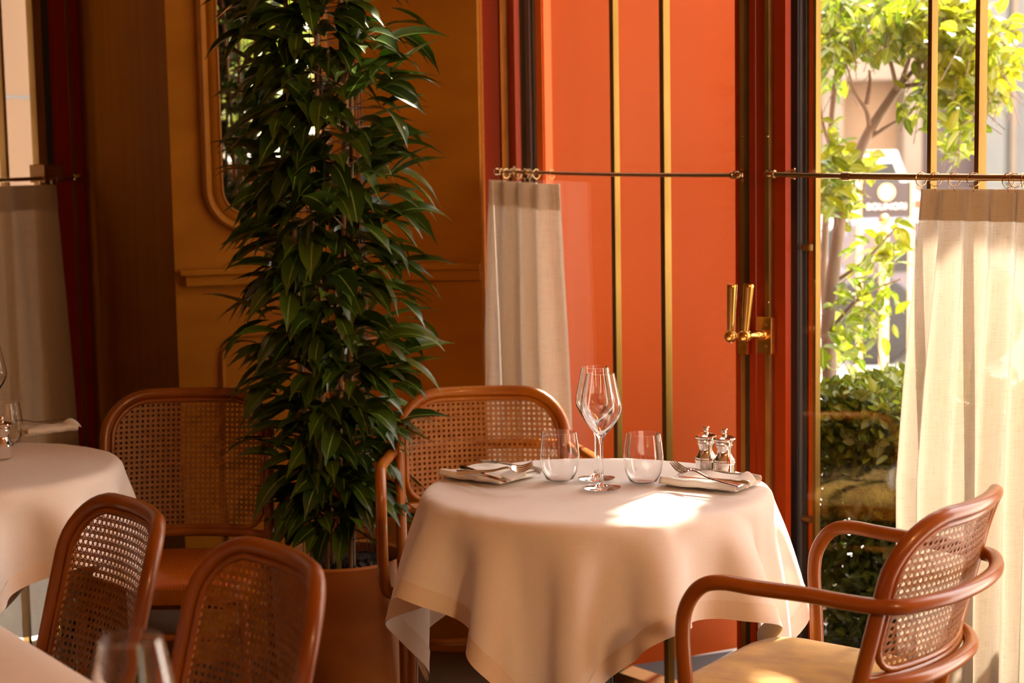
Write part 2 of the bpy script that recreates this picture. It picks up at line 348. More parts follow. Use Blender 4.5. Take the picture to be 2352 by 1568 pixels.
mb = MB(); lbox(mb, Lpx(98), Lpx(79), -.012, .012, 0, 3.1); mb.build('mullion', BRASS, w1, smooth=False)
mb = MB(); lbox(mb, Lpx(10), Lpx(3), -.012, .012, 0, 3.1); mb.build('mullion', BRASS, w1, smooth=False)
mb = MB(); lbox(mb, Lpx(118), Lpx(10) + 1.4, -.003, .003, 0.05, 3.05); mb.build('glass', PANE, w1, smooth=False)
zc = at_plane(100, 395, P1, NL).z
mb = MB(); lbox(mb, Lpx(122), Lpx(75), -.02, .035, zc - .03, zc + .022); mb.build('lock_box', BRONZE, w1, smooth=False, bevel=.002)
e = Lpx(10) + 1.4
pe = lp(e, 0, 0); mb = MB(); mb.hexa([pe, pe + Vector((-.1, 0, 0)), Vector((pe.x - .1, -3.2, 0)), Vector((pe.x, -3.2, 0))], [q + Vector((0, 0, 3.1)) for q in (pe, pe + Vector((-.1, 0, 0)), Vector((pe.x - .1, -3.2, 0)), Vector((pe.x, -3.2, 0)))])
struct(mb.build('wall_left_side', WALLM, smooth=False))

def add_fill_lamp(label, c, power):  # invented globes behind the camera, added as warm fill for the cloth fronts
    t = thing('fill_lamp', label, 'lamp', c)
    m = mat('fill_lamp_glass', (.9, .8, .6), .4, emit=(1, .62, .28, 2.5)); mb = MB(); mb.ball(c, .09, 24, 16); mb.build('globe', m, t)
    mb = MB(); mb.tube([Vector(c) + Vector((0, 0, .085)), Vector((c[0], c[1], 3.1))], .006, 8); mb.build('stem', BRASS, t)
    l = bpy.data.lights.new('fill_light', 'POINT'); l.energy = power; l.color = (1.0, .56, .24); l.shadow_soft_size = .1
    o = bpy.data.objects.new('fill_light', l); COL.objects.link(o); o.location = (c[0], c[1], c[2] - .15)
add_fill_lamp('added warm fill globe behind the camera, nearer the doors', (1.3, .1, 2.35), 60)
add_fill_lamp('added warm fill globe behind the camera, farther from the doors', (.1, -1.2, 2.35), 6)
# ------------------------------------------------------------------ door leaf A (left, orange panel behind) and leaf B
dA = thing('door_1', None, None, wp(0, 0, 0)); struct(dA)
dB = thing('door_2', None, None, wp(1, 0, 0)); struct(dB)
def S(name, m, root, px0, px1, oi, oo, z0=.02, z1=3.1, bev=0): mb = MB(); strip(mb, px0, px1, oi, oo, z0, z1); return mb.build(name, m, root, smooth=False, bevel=bev)
S('jamb_cover', GASKET, dA, 1097, 1109, .012, -.05); S('jamb_bead', BRONZE, dA, 1109, 1116, .014, -.05)
S('stile', SHADELACQ, dA, 1116, 1150, .024, -.01); S('groove', GASKET, dA, 1150, 1156, .018, -.01)
S('edge_bar', BRASS, dA, 1156, 1170, .030, -.01); S('stile', STILE, dA, 1171, 1188, .024, .006)
S('gasket', GASKET, dA, 1190, 1212, -.022, -.06); S('weather_rail', GREYM, dA, 1212, 1222, -.018, -.06); S('gasket', GASKET, dA, 1222, 1231, -.022, -.06)
S('frame_edge', LACQ, dA, 1232, 1250, -.030, -.06); S('frame_step', LACQ, dA, 1250, 1255, -.034, -.06)
S('mullion', BRASSM, dA, 1404, 1413, .006, -.012, .03, 3.08); S('mullion', BRASSM, dA, 1517, 1527, .008, -.014, .03, 3.08)
S('glass', PANE, dA, 1188, 1692, -.002, -.008, .05, 3.08)
S('stile', STILE, dA, 1689, 1735, .024, .003); S('edge_bar', BRASS, dA, 1700, 1710, .034, .0235)
S('groove', GASKET, dA, 1712, 1720, .0255, .02)
S('stile', STILE, dB, 1737.5, 1804, .028, .010); S('edge_bar', BRASS, dB, 1757, 1766, .046, .0275)
mb = MB(); wbox(mb, Upx(1735, .02), Upx(1737.5, .02), .005, .02, .02, 3.1); mb.build('gap_seal', GASKET, dB, smooth=False)
S('gasket', GASKET, dB, 1800, 1832, -.006, -.05); S('gasket_step', GREYM, dB, 1833, 1838, -.012, -.05); S('gasket_edge', GASKET, dB, 1840, 1851, -.02, -.055)
S('frame_edge', LACQ, dB, 1857, 1867, -.03, -.045); S('edge_bar', BRASSM, dB, 1867, 1874, -.018, -.034)
S('mullion', BRASSM, dB, 2128, 2137, .006, -.014, .03, 3.08); S('mullion', BRASSM, dB, 2236, 2246, .010, -.016, .03, 3.08)
S('glass', PANE, dB, 1845, 2430, -.002, -.008, .05, 3.08)
for py in (568, 1192):
    mb = MB(); p = at_plane(1856, py, A - NW*.02, NW); mb.tube([p - UW*.014, p + UW*.010], .008, 12); mb.build('spacer', BRASS, dB)
mb = MB(); wbox(mb, Upx(1100), 2.25, -.05, .02, 0, .03); mb.build('threshold', BRONZE, dB, smooth=False)
# lettering free lock screws on the edge bars
for px, py, o in ((1704, 313, .035), (1762, 313, .047), (1704, 690, .035), (1763, 694, .047)):
    p = at_plane(px, py, A + NW*o, NW); mb = MB(); mb.lathe([(.0001, .0022), (.003, .0018), (.0042, 0), (.0042, -.002)], 12, p, NW); mb.build('screw', BRONZE, dB if o > .04 else dA)
# pier + further openings toward the camera (outside the picture)
mb = MB(); wbox(mb, 2.12, 2.30, -.08, .03, 0, 3.1); struct(mb.build('wall_pier', LACQ, smooth=False))
mb = MB(); wbox(mb, 3.0, 5.4, -.08, .03, 0, 3.1); struct(mb.build('wall_pier', LACQ, smooth=False))
mb = MB(); wbox(mb, 5.4, 9.2, -.08, .03, 0, 3.1); struct(mb.build('wall_pier', WALLM, smooth=False))
mb = MB(); wbox(mb, 0, 3.0, -.10, -.02, 2.62, 3.1); struct(mb.build('wall_added_lintel', STILE, smooth=False))  # unseen lintel added to stop sun coming in above the doors
# orange panel outside behind leaf A
q0 = at_y(1238, 500, 4.80); q1 = at_y(1712, 500, 5.13); q0.z = q1.z = -.1; NPn = Vector((q1.y - q0.y, -(q1.x - q0.x), 0)).normalized()
mb = MB(); mb.hexa([q0, q1, q1 - NPn*.05, q0 - NPn*.05], [q + Vector((0, 0, 2.68)) for q in (q0, q1, q1 - NPn*.05, q0 - NPn*.05)])
mb2 = MB(); st = [wp(-.05, -.11, 0), wp(1.15, -.11, 0), Vector((q1.x + .06, q1.y - .02, 0)), Vector((q0.x, q0.y + .02, 0))]; mb2.hexa([p + Vector((0, 0, -.10)) for p in st], [p + Vector((0, 0, -.092)) for p in st]); struct(mb2.build('trim_dark_slab', mat('dark_slab', (.05, .042, .045), .7), smooth=False))  # thin dark slab laid over the pavement in front of the orange panel
pn = tag(mb.build('shutter_panel', PANEL, smooth=False), 'tall flat orange lacquered panel standing behind the left glass door', 'panel')

# handles
def handle(root, label, px_plate0, px_plate1, px_ball, py_ball, o_plate, stick, tilt):
    u0, u1 = Upx(px_plate0, o_plate, 770), Upx(px_plate1, o_plate, 770)
    pc = at_plane((px_plate0+px_plate1)/2, 770, A + NW*o_plate, NW)
    zt_ = at_plane(px_plate1, 729, A + NW*o_plate, NW).z; zb_ = at_plane(px_plate1, 814, A + NW*o_plate, NW).z
    mb = MB(); wbox(mb, u0, u1, o_plate - .018, o_plate, zb_, zt_); t = mb.build('door_handle', GOLD, root, smooth=False, bevel=.001); t['label'] = label
    for zz in (zt_ - .017, zb_ + .017):
        p = Vector((pc.x, pc.y, zz)) + UW*.006; mb = MB(); mb.lathe([(.0001, .0005), (.0025, .0008), (.0042, .0012), (.0045, .0)], 14, p, NW); mb.build('screw', BRONZE, t)
    bz = at_plane(px_ball, py_ball, A + NW*(o_plate + stick), NW); base = Vector((bz.x, bz.y, bz.z)) - NW*stick
    mb = MB(); mb.lathe([(.0125, 0), (.0125, .006), (.0105, .010), (.0095, .011), (.0095, .022), (.008, .024), (.0078, stick - .01)], 20, base, NW); mb.build('spindle', GOLD, t)
    mb = MB(); mb.ball(bz, .0155, 20, 14)
    top = bz + UW*tilt + Vector((0, 0, .122)); ax = (top - bz).normalized(); mb.lathe([(.0085, .010), (.0095, .03), (.0125, .115), (.0128, .121), (.011, .1235), (.0001, .1236)], 24, bz, ax); mb.build('lever', GOLD, t)
handle(dA, 'aged brass lever handle on a square plate', 1695, 1716, 1678, 772, .040, .055, .006)
handle(dB, 'aged brass lever handle on a thick square plate', 1738, 1771, 1711, 772, .047, .062, .014)

# ------------------------------------------------------------------ curtain rods, rings, curtains
def rod(label, pts, rad, finials, root_loc, brackets=(), joint=None):
    t = thing('curtain_rod', label, 'curtain rod', root_loc)
    mb = MB(); mb.tube(pts, rad, 14); mb.build('rod', BRONZE, t)
    for p, d in finials:
        mb = MB(); d = Vector(d).normalized()
        mb.lathe([(.0001, .026), (.006, .024), (.0095, .018), (.0105, .012), (.0085, .005), (.006, .002), (.009, .0), (.0095, -.006), (.006, -.008)], 20, p, d); mb.build('finial', BRONZE, t)
    for b0, b1 in brackets:
        mb = MB(); mb.tube([b0, b1], .004, 10); mb.lathe([(.0001, .003), (.010, .003), (.011, 0), (.011, -.002)], 16, b1, (b0 - b1).normalized())
        for k in (-1, 1): mb.tube([b0, b1 + Vector((0, 0, .010*k))], .0020, 8); mb.ball(b1 + Vector((0, 0, .011*k)), .0035, 8, 6)
        mb.build('bracket', BRONZE, t)
    if joint:
        mb = MB(); mb.tube(joint, .0095, 16); mb.build('joint_sleeve', BRONZE, t)
    return t
O = .062
ra = at_plane(1150, 394, A + NW*O, NW); rb = at_plane(1686, 402, A + NW*O, NW)
rod('thin bronze café curtain rod across the left glass door', [ra + (rb-ra)*k/8 + Vector((0, 0, -.003*math.sin(math.pi*k/8))) for k in range(9)], .0052,
    [(ra, ra-rb), (rb, rb-ra)], ra, [(ra + (rb-ra)*.03, wp((ra-A).dot(UW) + .02, .03, ra.z)), (rb, wp((rb-A).dot(UW), .034, rb.z))])
rc = at_plane(1776, 400, A + NW*O, NW); rj = at_plane(1944, 404.5, A + NW*O, NW); rd = at_plane(2420, 409.5, A + NW*O, NW); rd = rj + (rd - rj)*((2.115 - (rj-A).dot(UW))/((rd-rj).dot(UW)))
t = rod('bronze telescopic curtain rod running across the right glass door', [rc, rj], .0056, [(rc, rc-rj)], rc, [(rc + UW*.01, wp((rc-A).dot(UW) + .035, .03, rc.z))], [rj - UW*.010, rj + UW*.012])
mb = MB(); mb.tube([rj, rd], .0074, 14); mb.build('outer_tube', BRONZE, t)
def ring(p, ax, r=.0125, nm='curtain_ring', lab='', grp=''):
    mb = MB(); ax = Vector(ax).normalized(); q = ax.to_track_quat('Z', 'Y').to_matrix()
    mb.tube([p + q @ Vector((r*math.cos(a), r*math.sin(a), 0)) for a in np.linspace(0, 2*math.pi, 25)[:-1]], .0011, 6, closed=True)
    low = p - Vector((0, 0, r)); mb.tube([low, low - Vector((0, 0, .006)), low - Vector((0, 0, .010)) + ax*.002], .001, 6)
    o = mb.build(nm, BRONZE); return tag(o, lab, 'curtain ring', grp)
def curtain(name, label, PF, ztop, zbot, nu, header, mat_, grid_n=(160, 60)):
    """PF(t, v) -> point on the cloth; t across, v down 0..1"""
    t = thing(name, label, 'curtain', PF(.5, 1.0))
    mb = MB(); mb.grid(lambda a, b: PF(a, b), grid_n[0], grid_n[1]); mb.build('panel', mat_, t, angle=80)
    hv = header
    mb = MB(); mb.grid(lambda a, b: PF(a, b*hv, .0016), grid_n[0], 6); mb.build('heading_band', CURTH if mat_ is CURT else mat_, t, angle=80)
    return t
rnd = random.Random(5); ORD = ['first', 'second', 'third', 'fourth', 'fifth', 'sixth', 'seventh', 'eighth']
def fold_fn(seed, n):
    r = random.Random(seed); ks = [(r.uniform(.6, 1.0), r.uniform(0, .5), r.uniform(-.12, .12)) for _ in range(n+3)]
    def f(t, v):
        x = t * n; i = int(min(n-1, max(0, x))); fr = x - i
        amp, ph, dr = ks[i]; a2, p2, d2_ = ks[i+1]
        k = amp*(1-fr) + a2*fr
        w1_ = math.sin(2*math.pi*(x + .08*math.sin(v*3 + i)))
        return k * (w1_ * (1 - .18*v) + .25*v*math.sin(2*math.pi*(x*.5 + .2*v) + seed))
    return f
# right curtain
cu0 = Upx(2112, O); cu1 = 2.10; ctop = rd.z - .020; zb_ = .06
fR = fold_fn(3, 8)
def PR(t, v, off=0.0):
    flare = .055 * min(1, v*2.0)
    u = (cu0 - flare) + (cu1 - (cu0 - flare)) * t; u += .012*math.sin(t*37)*v
    o = O - .006 + (.014 + .024*min(1, v*3)) * fR(t, v) + off
    z = ctop - (ctop - zb_) * v 
    return wp(u, o, z)
curtain('curtain', 'cream linen café curtain glowing with sun on the right glass door', PR, ctop, zb_, 0, .052, CURT, (200, 60))
for k, px in enumerate((2116, 2148, 2192, 2236, 2316, 2332, 2349)):
    p = at_plane(px, 414, A + NW*O, NW); p.z = (rj + (rd-rj)*((p-rj).dot(UW)/(rd-rj).length)).z - .0045
    ring(p, UW + NW*rnd.uniform(-.5, .7), .0140, lab=ORD[k] + ' bronze ring from the left on the rod of the sunlit right curtain', grp='rings on the right curtain rod')
# left door curtain
cl0 = Upx(1130, O); cl1 = Upx(1276, O); ctl = ra.z - .022
fL = fold_fn(11, 4)
def PL(t, v, off=0.0):
    e0 = cl0 - .030*min(1, v*1.7)**.8; e1 = cl1 + .034*min(1, v*1.3)
    u = e0 + (e1 - e0)*t
    o = O + .004 + (.018 + .016*min(1, v*3)) * fL(t, v) + off
    if t > .93: o -= (t-.93)*.3
    return wp(u, o, ctl - .012*t - (ctl - .07)*v)
curtain('curtain', 'short linen café curtain bunched at the left end of the left glass door', PL, ctl, .07, 0, .055, CURTL, (120, 60))
for k, px in enumerate((1163, 1180, 1189, 1205, 1216, 1232, 1267)):
    p = at_plane(px, 400, A + NW*O, NW); p.z = (ra + (rb-ra)*((p-ra).dot(UW)/(rb-ra).length)).z - .005
    ring(p, UW + NW*rnd.uniform(-.5, .5), .0125, lab=ORD[k] + ' small bronze ring from the left on the left door rod', grp='rings on the left door rod')
# window_1 curtain + rod
OL = .055
r0 = at_plane(172, 406, P1 + NL*OL, NL); r1 = at_plane(0, 414, P1 + NL*OL, NL); r2 = r1 + (r1-r0)*1.8
rod('thin brass curtain rod in front of the far left window', [r0, r1, r2], .0058, [(r0, r0-r1)], r0, [(r0 + (r1-r0)*.15, r0 + (r1-r0)*.15 - NL*.03)])
fW = fold_fn(21, 9)
cw0 = Lpx(128, OL, 430)
def PW(t, v, off=0.0):
    u = cw0 - .055*min(1, v*1.2) + 1.5*t
    return lp(u, OL + (.012 + .014*min(1, v*3))*fW(t, v) + off, r0.z - .02 - (r0.z - .08)*v)
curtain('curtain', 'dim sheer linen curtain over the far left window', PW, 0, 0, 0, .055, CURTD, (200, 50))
for k, px in enumerate((14, 96, 124)):
    p = at_plane(px, 412, P1 + NL*OL, NL); p.z -= .004; ring(p, UL, .012, lab=ORD[k] + ' small ring from the left on the rod of the far left window', grp='rings on the far left rod')

# ------------------------------------------------------------------ chairs
HW, ZTOP, LEAN, SAG, RC = .20, .835, .25, .05, .10
def bs(x, z, off=0.0):
    y = -.21 - (z - .45)*LEAN if z > .45 else -.21 - (.45 - z)*.10
    y += SAG*(x/HW)**2 - SAG
    return Vector((x, y - off, z))
def make_chair(arms, seat_mat, label, zb=.53, frame_mat=WOOD, zseat=.47):
    t = thing('dining_chair' if not arms else 'dining_armchair', label, 'chair')
    pts = [(-HW, z) for z in np.linspace(zseat - .02, ZTOP - RC, 12)]
    pts += [(-HW + RC - RC*math.cos(a), ZTOP - RC + RC*math.sin(a)) for a in np.linspace(0, math.pi/2, 10)[1:]]
    pts += [(x, ZTOP) for x in np.linspace(-HW + RC, HW - RC, 10)[1:]]
    pts += [(HW - RC + RC*math.cos(a), ZTOP - RC + RC*math.sin(a)) for a in np.linspace(math.pi/2, 0, 10)[1:]]
    pts += [(HW, z) for z in np.linspace(ZTOP - RC, zseat - .02, 12)[1:]]
    mb = MB(); mb.tube([bs(x, z) for x, z in pts], .0128, 14); bf = mb.build('back_frame', frame_mat, t, world=False)
    # inner rim
    i1 = .017
    def inner(h, top, bot, rc): 
        q = [(-h, z) for z in np.linspace(bot + .05, top - rc, 10)]
        q += [(-h + rc - rc*math.cos(a), top - rc + rc*math.sin(a)) for a in np.linspace(0, math.pi/2, 9)[1:]]
        q += [(x, top) for x in np.linspace(-h + rc, h - rc, 9)[1:]]
        q += [(h - rc + rc*math.cos(a), top - rc + rc*math.sin(a)) for a in np.linspace(math.pi/2, 0, 9)[1:]]
        q += [(h, z) for z in np.linspace(top - rc, bot + .05, 10)[1:]]
        q += [(h - .05 + .05*math.cos(a), bot + .05 - .05*math.sin(a)) for a in np.linspace(0, math.pi/2, 6)[1:]]
        q += [(x, bot) for x in np.linspace(h - .05, -h + .05, 9)[1:]]
        q += [(-h + .05 - .05*math.sin(a), bot + .05 - .05*math.cos(a)) for a in np.linspace(0, math.pi/2, 6)[1:-1]]
        return q
    q = inner(HW - i1, ZTOP - i1, zb, RC - i1)
    mb = MB(); mb.tube([bs(x, z) for x, z in q], .0062, 10, closed=True); mb.build('inner_rim', frame_mat, bf, world=False)
    # lower back rail
    mb = MB(); mb.tube([bs(x, zb - .012) for x in np.linspace(-HW, HW, 15)], .011, 12); mb.build('lower_rail', frame_mat, t, world=False)
    # cane
    hx, zt, zl, rc = HW - i1 - .003, ZTOP - i1 - .003, zb + .003, RC - i1 - .003
    def inside(x, z):
        if abs(x) > hx or z > zt or z < zl: return False
        dx = abs(x) - (hx - rc)
        if dx > 0 and z > zt - rc: return dx*dx + (z - zt + rc)**2 < rc*rc
        d5 = abs(x) - (hx - .045)
        if d5 > 0 and z < zl + .045: return d5*d5 + (zl + .045 - z)**2 < .045**2
        return True
    mb = MB(); P = .0122; wd = .00105
    def strand(p0, p1, w_, off):
        L = math.hypot(p1[0]-p0[0], p1[1]-p0[1]); n = max(2, int(L/.006)); run = []
        dx, dz = (p1[0]-p0[0])/L, (p1[1]-p0[1])/L
        def flush(run):
            if len(run) < 2: return
            vs = []
            for k, (x, z) in enumerate(run):
                o = off + .0005*math.sin(k*1.57)
                vs.append(bs(x - dz*w_, z + dx*w_, o)); vs.append(bs(x + dz*w_, z - dx*w_, o))
            mb.add(vs, [(2*i, 2*i+1, 2*i+3, 2*i+2) for i in range(len(run)-1)])
        for k in range(n + 1):
            x = p0[0] + (p1[0]-p0[0])*k/n; z = p0[1] + (p1[1]-p0[1])*k/n
            if inside(x, z): run.append((x, z))
            else: flush(run); run = []
        flush(run)
    nx = int(hx/P) + 2; cz = (zt + zl)/2; nz = int((zt-zl)/2/P) + 2
    for i in range(-nx, nx + 1):
        for s in (-.0015, .0015): strand((i*P + s, zl - .01), (i*P + s, zt + .01), wd, 0)
    for j in range(-nz, nz + 1):
        for s in (-.0015, .0015): strand((-hx - .01, cz + j*P + s), (hx + .01, cz + j*P + s), wd, .0006)
    for k in range(-nx - nz - 1, nx + nz + 2):
        c = (k + .5)*P; H = hx + zt - zl
        for sg in (1, -1):
            strand((-hx - .01, cz + c*1.0 + sg*(-hx - .01)), (hx + .01, cz + c + sg*(hx + .01)), .0010, .0012*sg)
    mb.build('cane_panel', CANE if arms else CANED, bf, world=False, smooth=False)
    # seat
    def seat_outline(g, n=10):
        pts = []
        for cx, cy, r, a0 in ((.205 - .09, .13 - .09, .09, 0), (-.205 + .09, .13 - .09, .09, 90), (-.195 + .07, -.20 + .07, .07, 180), (.195 - .07, -.20 + .07, .07, 270)):
            for k in range(n + 1): a = R_(a0 + 90*k/n); pts.append((cx + (r+g)*math.cos(a), cy + (r+g)*math.sin(a)))
        return pts
    rings = [(0.0, -.012), (.002, -.004), (0, .004), (-.012, .012), (-.05, .017), (-.09, .018)]
    if arms: rings = [(0.0, -.012), (.004, .0), (.002, .016), (-.008, .028), (-.03, .037), (-.07, .042), (-.09, .043)]
    mb = MB(); n_ = len(seat_outline(0)); vs = []
    for g, h in rings: vs += [(x, y, zseat + h) for x, y in seat_outline(max(g, -.069) if g > -.07 else -.069)] if g > -.07 else [(x*(1 + (g+.03)*4), y*(1 + (g+.03)*4), zseat + h) for x, y in seat_outline(-.03)]
    m = len(rings)
    fs = [(i*n_+k, i*n_+(k+1) % n_, (i+1)*n_+(k+1) % n_, (i+1)*n_+k) for i in range(m-1) for k in range(n_)]
    fs.append(tuple((m-1)*n_ + k for k in range(n_))); fs.append(tuple(range(n_-1, -1, -1)))
    mb.add(vs, fs); mb.build('seat', seat_mat, t, world=False)
    mb = MB(); o1 = seat_outline(.004); o2 = seat_outline(-.016); k_ = len(o1)
    vs = [(x, y, zseat - .045) for x, y in o2] + [(x, y, zseat - .045) for x, y in o1] + [(x, y, zseat - .006) for x, y in o1] + [(x, y, zseat - .006) for x, y in o2]
    mb.add(vs, [(i*k_+k, i*k_+(k+1) % k_, ((i+1) % 4)*k_+(k+1) % k_, ((i+1) % 4)*k_+k) for i in range(4) for k in range(k_)])
    mb.build('seat_frame', frame_mat, t, world=False, bevel=.003)
    # stretcher ring
    mb = MB(); mb.tube([(x*.9, y*.9, .345) for x, y in seat_outline(-.01)], .009, 10, closed=True); mb.build('stretcher', frame_mat, t, world=False)
    for s in (-1, 1):
        mb = MB(); mb.tube([(s*.180, .085, zseat - .04), (s*.185, .092, .25), (s*.195, .105, 0.0)], [.0135, .0125, .0105], 12); mb.build('leg', frame_mat, t, world=False)
        mb = MB(); mb.tube([bs(s*HW, z) for z in np.linspace(zseat - .02, 0, 8)], [.0128]*7 + [.011], 12); mb.build('leg', frame_mat, t, world=False)
    if arms:
        az = .712; fr = .242
        path = [(-fr+.035, .030, zseat - .03), (-fr+.01, .036, zseat - .035), (-fr, .044, zseat + .0), (-fr-.002, .048, zseat + .07), (-fr-.002, .052, az - .09), (-fr-.002, .044, az - .045), (-fr-.002, .018, az - .010), (-fr, -.02, az + .002), (-fr+.004, -.08, az), (-.228, -.16, az-.002), (-.222, -.23, az - .006),
                (-.212, -.280, az - .008), (-.188, -.312, az - .008), (-.10, -.346, az - .008), (0, -.356, az - .008)]
        full = path + [(-x, y, z) for x, y, z in reversed(path[:-1])]
        mb = MB(); mb.tube(spline(full, 6), .0128, 14); mb.build('arm_hoop', frame_mat, t, world=False)
        hp = [(-.200, -.235, zb - .015), (-.176, -.268, zb - .015), (-.10, -.306, zb - .015), (0, -.317, zb - .015)]
        mb = MB(); mb.tube(spline(hp + [(-x, y, z) for x, y, z in reversed(hp[:-1])], 6), .0125, 14); mb.build('lower_hoop', frame_mat, t, world=False)
    return t
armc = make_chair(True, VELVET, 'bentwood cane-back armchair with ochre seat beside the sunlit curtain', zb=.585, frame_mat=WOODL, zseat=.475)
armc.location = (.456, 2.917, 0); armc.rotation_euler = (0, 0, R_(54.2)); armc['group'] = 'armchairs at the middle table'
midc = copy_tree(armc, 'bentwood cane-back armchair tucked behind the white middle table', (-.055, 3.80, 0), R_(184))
side = make_chair(False, RIDGE, 'bentwood side chair with cane back against the ochre wall, left of the plant', zb=.515)
side.location = (-.795, 3.86, 0); side.rotation_euler = (0, 0, R_(180)); side['group'] = 'side chairs on the left'
copy_tree(side, 'bentwood cane side chair seen obliquely in front of the left tablecloth', (-.915, 2.595, 0), R_(122))
copy_tree(side, 'nearest bentwood cane side chair, in front of the terracotta planter', (-.625, 2.235, 0), R_(122.5))

# ------------------------------------------------------------------ table cloths: small position-based cloth solver
def drape(sd, grad, cx, cy, zt, half, rot, N=60, steps=240, seed=0):
    rng = np.random.default_rng(seed)
    hx, hy = half; nx = N; ny = int(round(N*hy/hx)); dx = 2*hx/(nx-1)
    gx, gy = np.meshgrid(np.linspace(-hx, hx, nx), np.linspace(-hy, hy, ny), indexing='ij')
    c, s = math.cos(rot), math.sin(rot)
    X = np.stack([cx + c*gx - s*gy, cy + s*gx + c*gy, np.full_like(gx, zt + .002) + (rng.normal(size=gx.shape)*.0008 + .004*np.sin(gx*23 + 1 + seed)*np.cos(gy*19 + seed))*(1)], -1)
    V = np.zeros_like(X); dt = .012; 
    def cons(di, dj):
        res = []
        for par in (0, 1):
            I = [slice(None)]*2; J = [slice(None)]*2
            ii = np.arange(nx); jj = np.arange(ny)
            A_ = (ii[:, None] >= 0) & (jj[None, :] >= 0)
            A_ = A_ & ((ii[:, None] + di) < nx) & ((jj[None, :] + dj) < ny) & ((jj[None, :] + dj) >= 0)
            k = (ii[:, None]//max(1, abs(di)) if di else jj[None, :]//max(1, abs(dj)))
            A_ = A_ & ((k + 0*ii[:, None] + 0*jj[None, :]) % 2 == par)
            a, b = np.nonzero(A_); res.append((a, b, a + di, b + dj))
        return res
    batches = []
    l0 = 2*hx/(nx-1)
    for di, dj, st in ((1, 0, 1.), (0, 1, 1.), (1, 1, .6), (1, -1, .6), (2, 0, .6), (0, 2, .6), (4, 0, .10), (0, 4, .10)):
        for bt in cons(di, dj): batches.append((bt, l0*math.hypot(di, dj), st))
    for it in range(steps):
        V[..., 2] -= 9.8*dt; V *= .985
        Pn = X + V*dt
        for sub in range(18):
            for (a, b, c2, d2b), L, st in batches:
                d = Pn[c2, d2b] - Pn[a, b]; l = np.linalg.norm(d, axis=-1, keepdims=True) + 1e-9
                stf = st if L < l0*1.9 else st
                e = (l - L)/l*.5*stf*d
                if L > l0*1.9: e = np.where(l < L, e, 0)
                Pn[a, b] += e; Pn[c2, d2b] -= e
            D = sd(Pn[..., 0], Pn[..., 1])
            r_e = .012
            ins = (D < -r_e) & (Pn[..., 2] < zt) & (Pn[..., 2] > zt - .06)
            Pn[..., 2] = np.where(ins, zt, Pn[..., 2])
            # rounded rim: torus-like
            rim = (D >= -r_e) & (Pn[..., 2] > zt - .045)
            ddx = D + r_e; dz = Pn[..., 2] - (zt - r_e)
            dist = np.sqrt(ddx**2 + np.maximum(dz, 0)**2) + 1e-9
            hit = rim & (dist < r_e)
            gxx, gyy = grad(Pn[..., 0], Pn[..., 1])
            k = np.where(hit, (r_e/dist - 1), 0)
            Pn[..., 0] += gxx*ddx*k; Pn[..., 1] += gyy*ddx*k; Pn[..., 2] += np.maximum(dz, 0)*k
            low = (D < 0) & (Pn[..., 2] <= zt - .06) | ((D < 0) & (Pn[..., 2] <= zt - r_e) & (D > -r_e))
            Pn[..., 0] -= np.where(low, gxx*D, 0); Pn[..., 1] -= np.where(low, gyy*D, 0)
        V = (Pn - X)/dt
        D = sd(Pn[..., 0], Pn[..., 1]); on = (D < .01) & (Pn[..., 2] > zt - .02)
        V[on] *= .6
        X = Pn
    return X
def cloth_obj(name, label, X, crease=True, grp=None):
    nx, ny, _ = X.shape
    mb = MB(); mb.add([tuple(p) for p in X.reshape(-1, 3)], [(i*ny+j, (i+1)*ny+j, (i+1)*ny+j+1, i*ny+j+1) for i in range(nx-1) for j in range(ny-1)])
    t = thing(name, label, 'tablecloth', (float(X[..., 0].mean()), float(X[..., 1].mean()), float(X[..., 2].max())), group=grp)
    mb.build('cloth', CLOTH, t, angle=120, subsurf=2)
    # stitched hem band: a doubled strip just outside/inside the edge
    hm = MB(); w_ = 3
    def band(idx):
        vs = []
        for a in idx:
            for q in a: vs.append(q)
        m = len(idx); k = len(idx[0])
        hm.add(vs, [(i*k+j, i*k+j+1, (i+1)*k+j+1, (i+1)*k+j) for i in range(m-1) for j in range(k-1)])
    nrm = np.zeros_like(X); gu = np.gradient(X, axis=0); gv = np.gradient(X, axis=1); nrm = np.cross(gu, gv); nrm /= np.linalg.norm(nrm, axis=-1, keepdims=True) + 1e-9
    for Y in (X - nrm*.0013, X + nrm*.0013):
        band([[Y[i, j] for j in range(0, w_)] for i in range(nx)]); band([[Y[i, ny-1-j] for j in range(0, w_)] for i in range(nx)])
        band([[Y[i, j] for i in range(0, w_)] for j in range(ny)]); band([[Y[nx-1-i, j] for i in range(0, w_)] for j in range(ny)])
    hm.build('hem', HEM, t, angle=120, subsurf=1)
    return t
def round_sd(cx, cy, R): return (lambda x, y: np.hypot(x-cx, y-cy) - R), (lambda x, y: ((x-cx)/(np.hypot(x-cx, y-cy)+1e-9), (y-cy)/(np.hypot(x-cx, y-cy)+1e-9)))
TZ = .745; ZC = TZ + .004
def round_table(cx, cy, R, lab, ring_n=48):
    t = thing('round_table', lab, 'table', (cx, cy, 0))
    mb = MB(); mb.lathe([(.001, TZ-.026), (R-.03, TZ-.026), (R-.016, TZ-.018), (R-.014, TZ-.012), (R-.02, TZ-.004), (.001, TZ-.003)], 48, (cx, cy, 0)); mb.build('table_top', WOOD, t)
    mb = MB(); mb.lathe([(.03, .03), (.028, TZ-.03)], 20, (cx, cy, 0)); mb.build('pedestal', GASKET, t)
    mb = MB(); mb.lathe([(.001, .0), (.21, .0), (.21, .012), (.05, .03), (.001, .035)], 32, (cx, cy, 0)); mb.build('base_plate', GASKET, t)
TCX, TCY, TR = .162, 3.37, .350
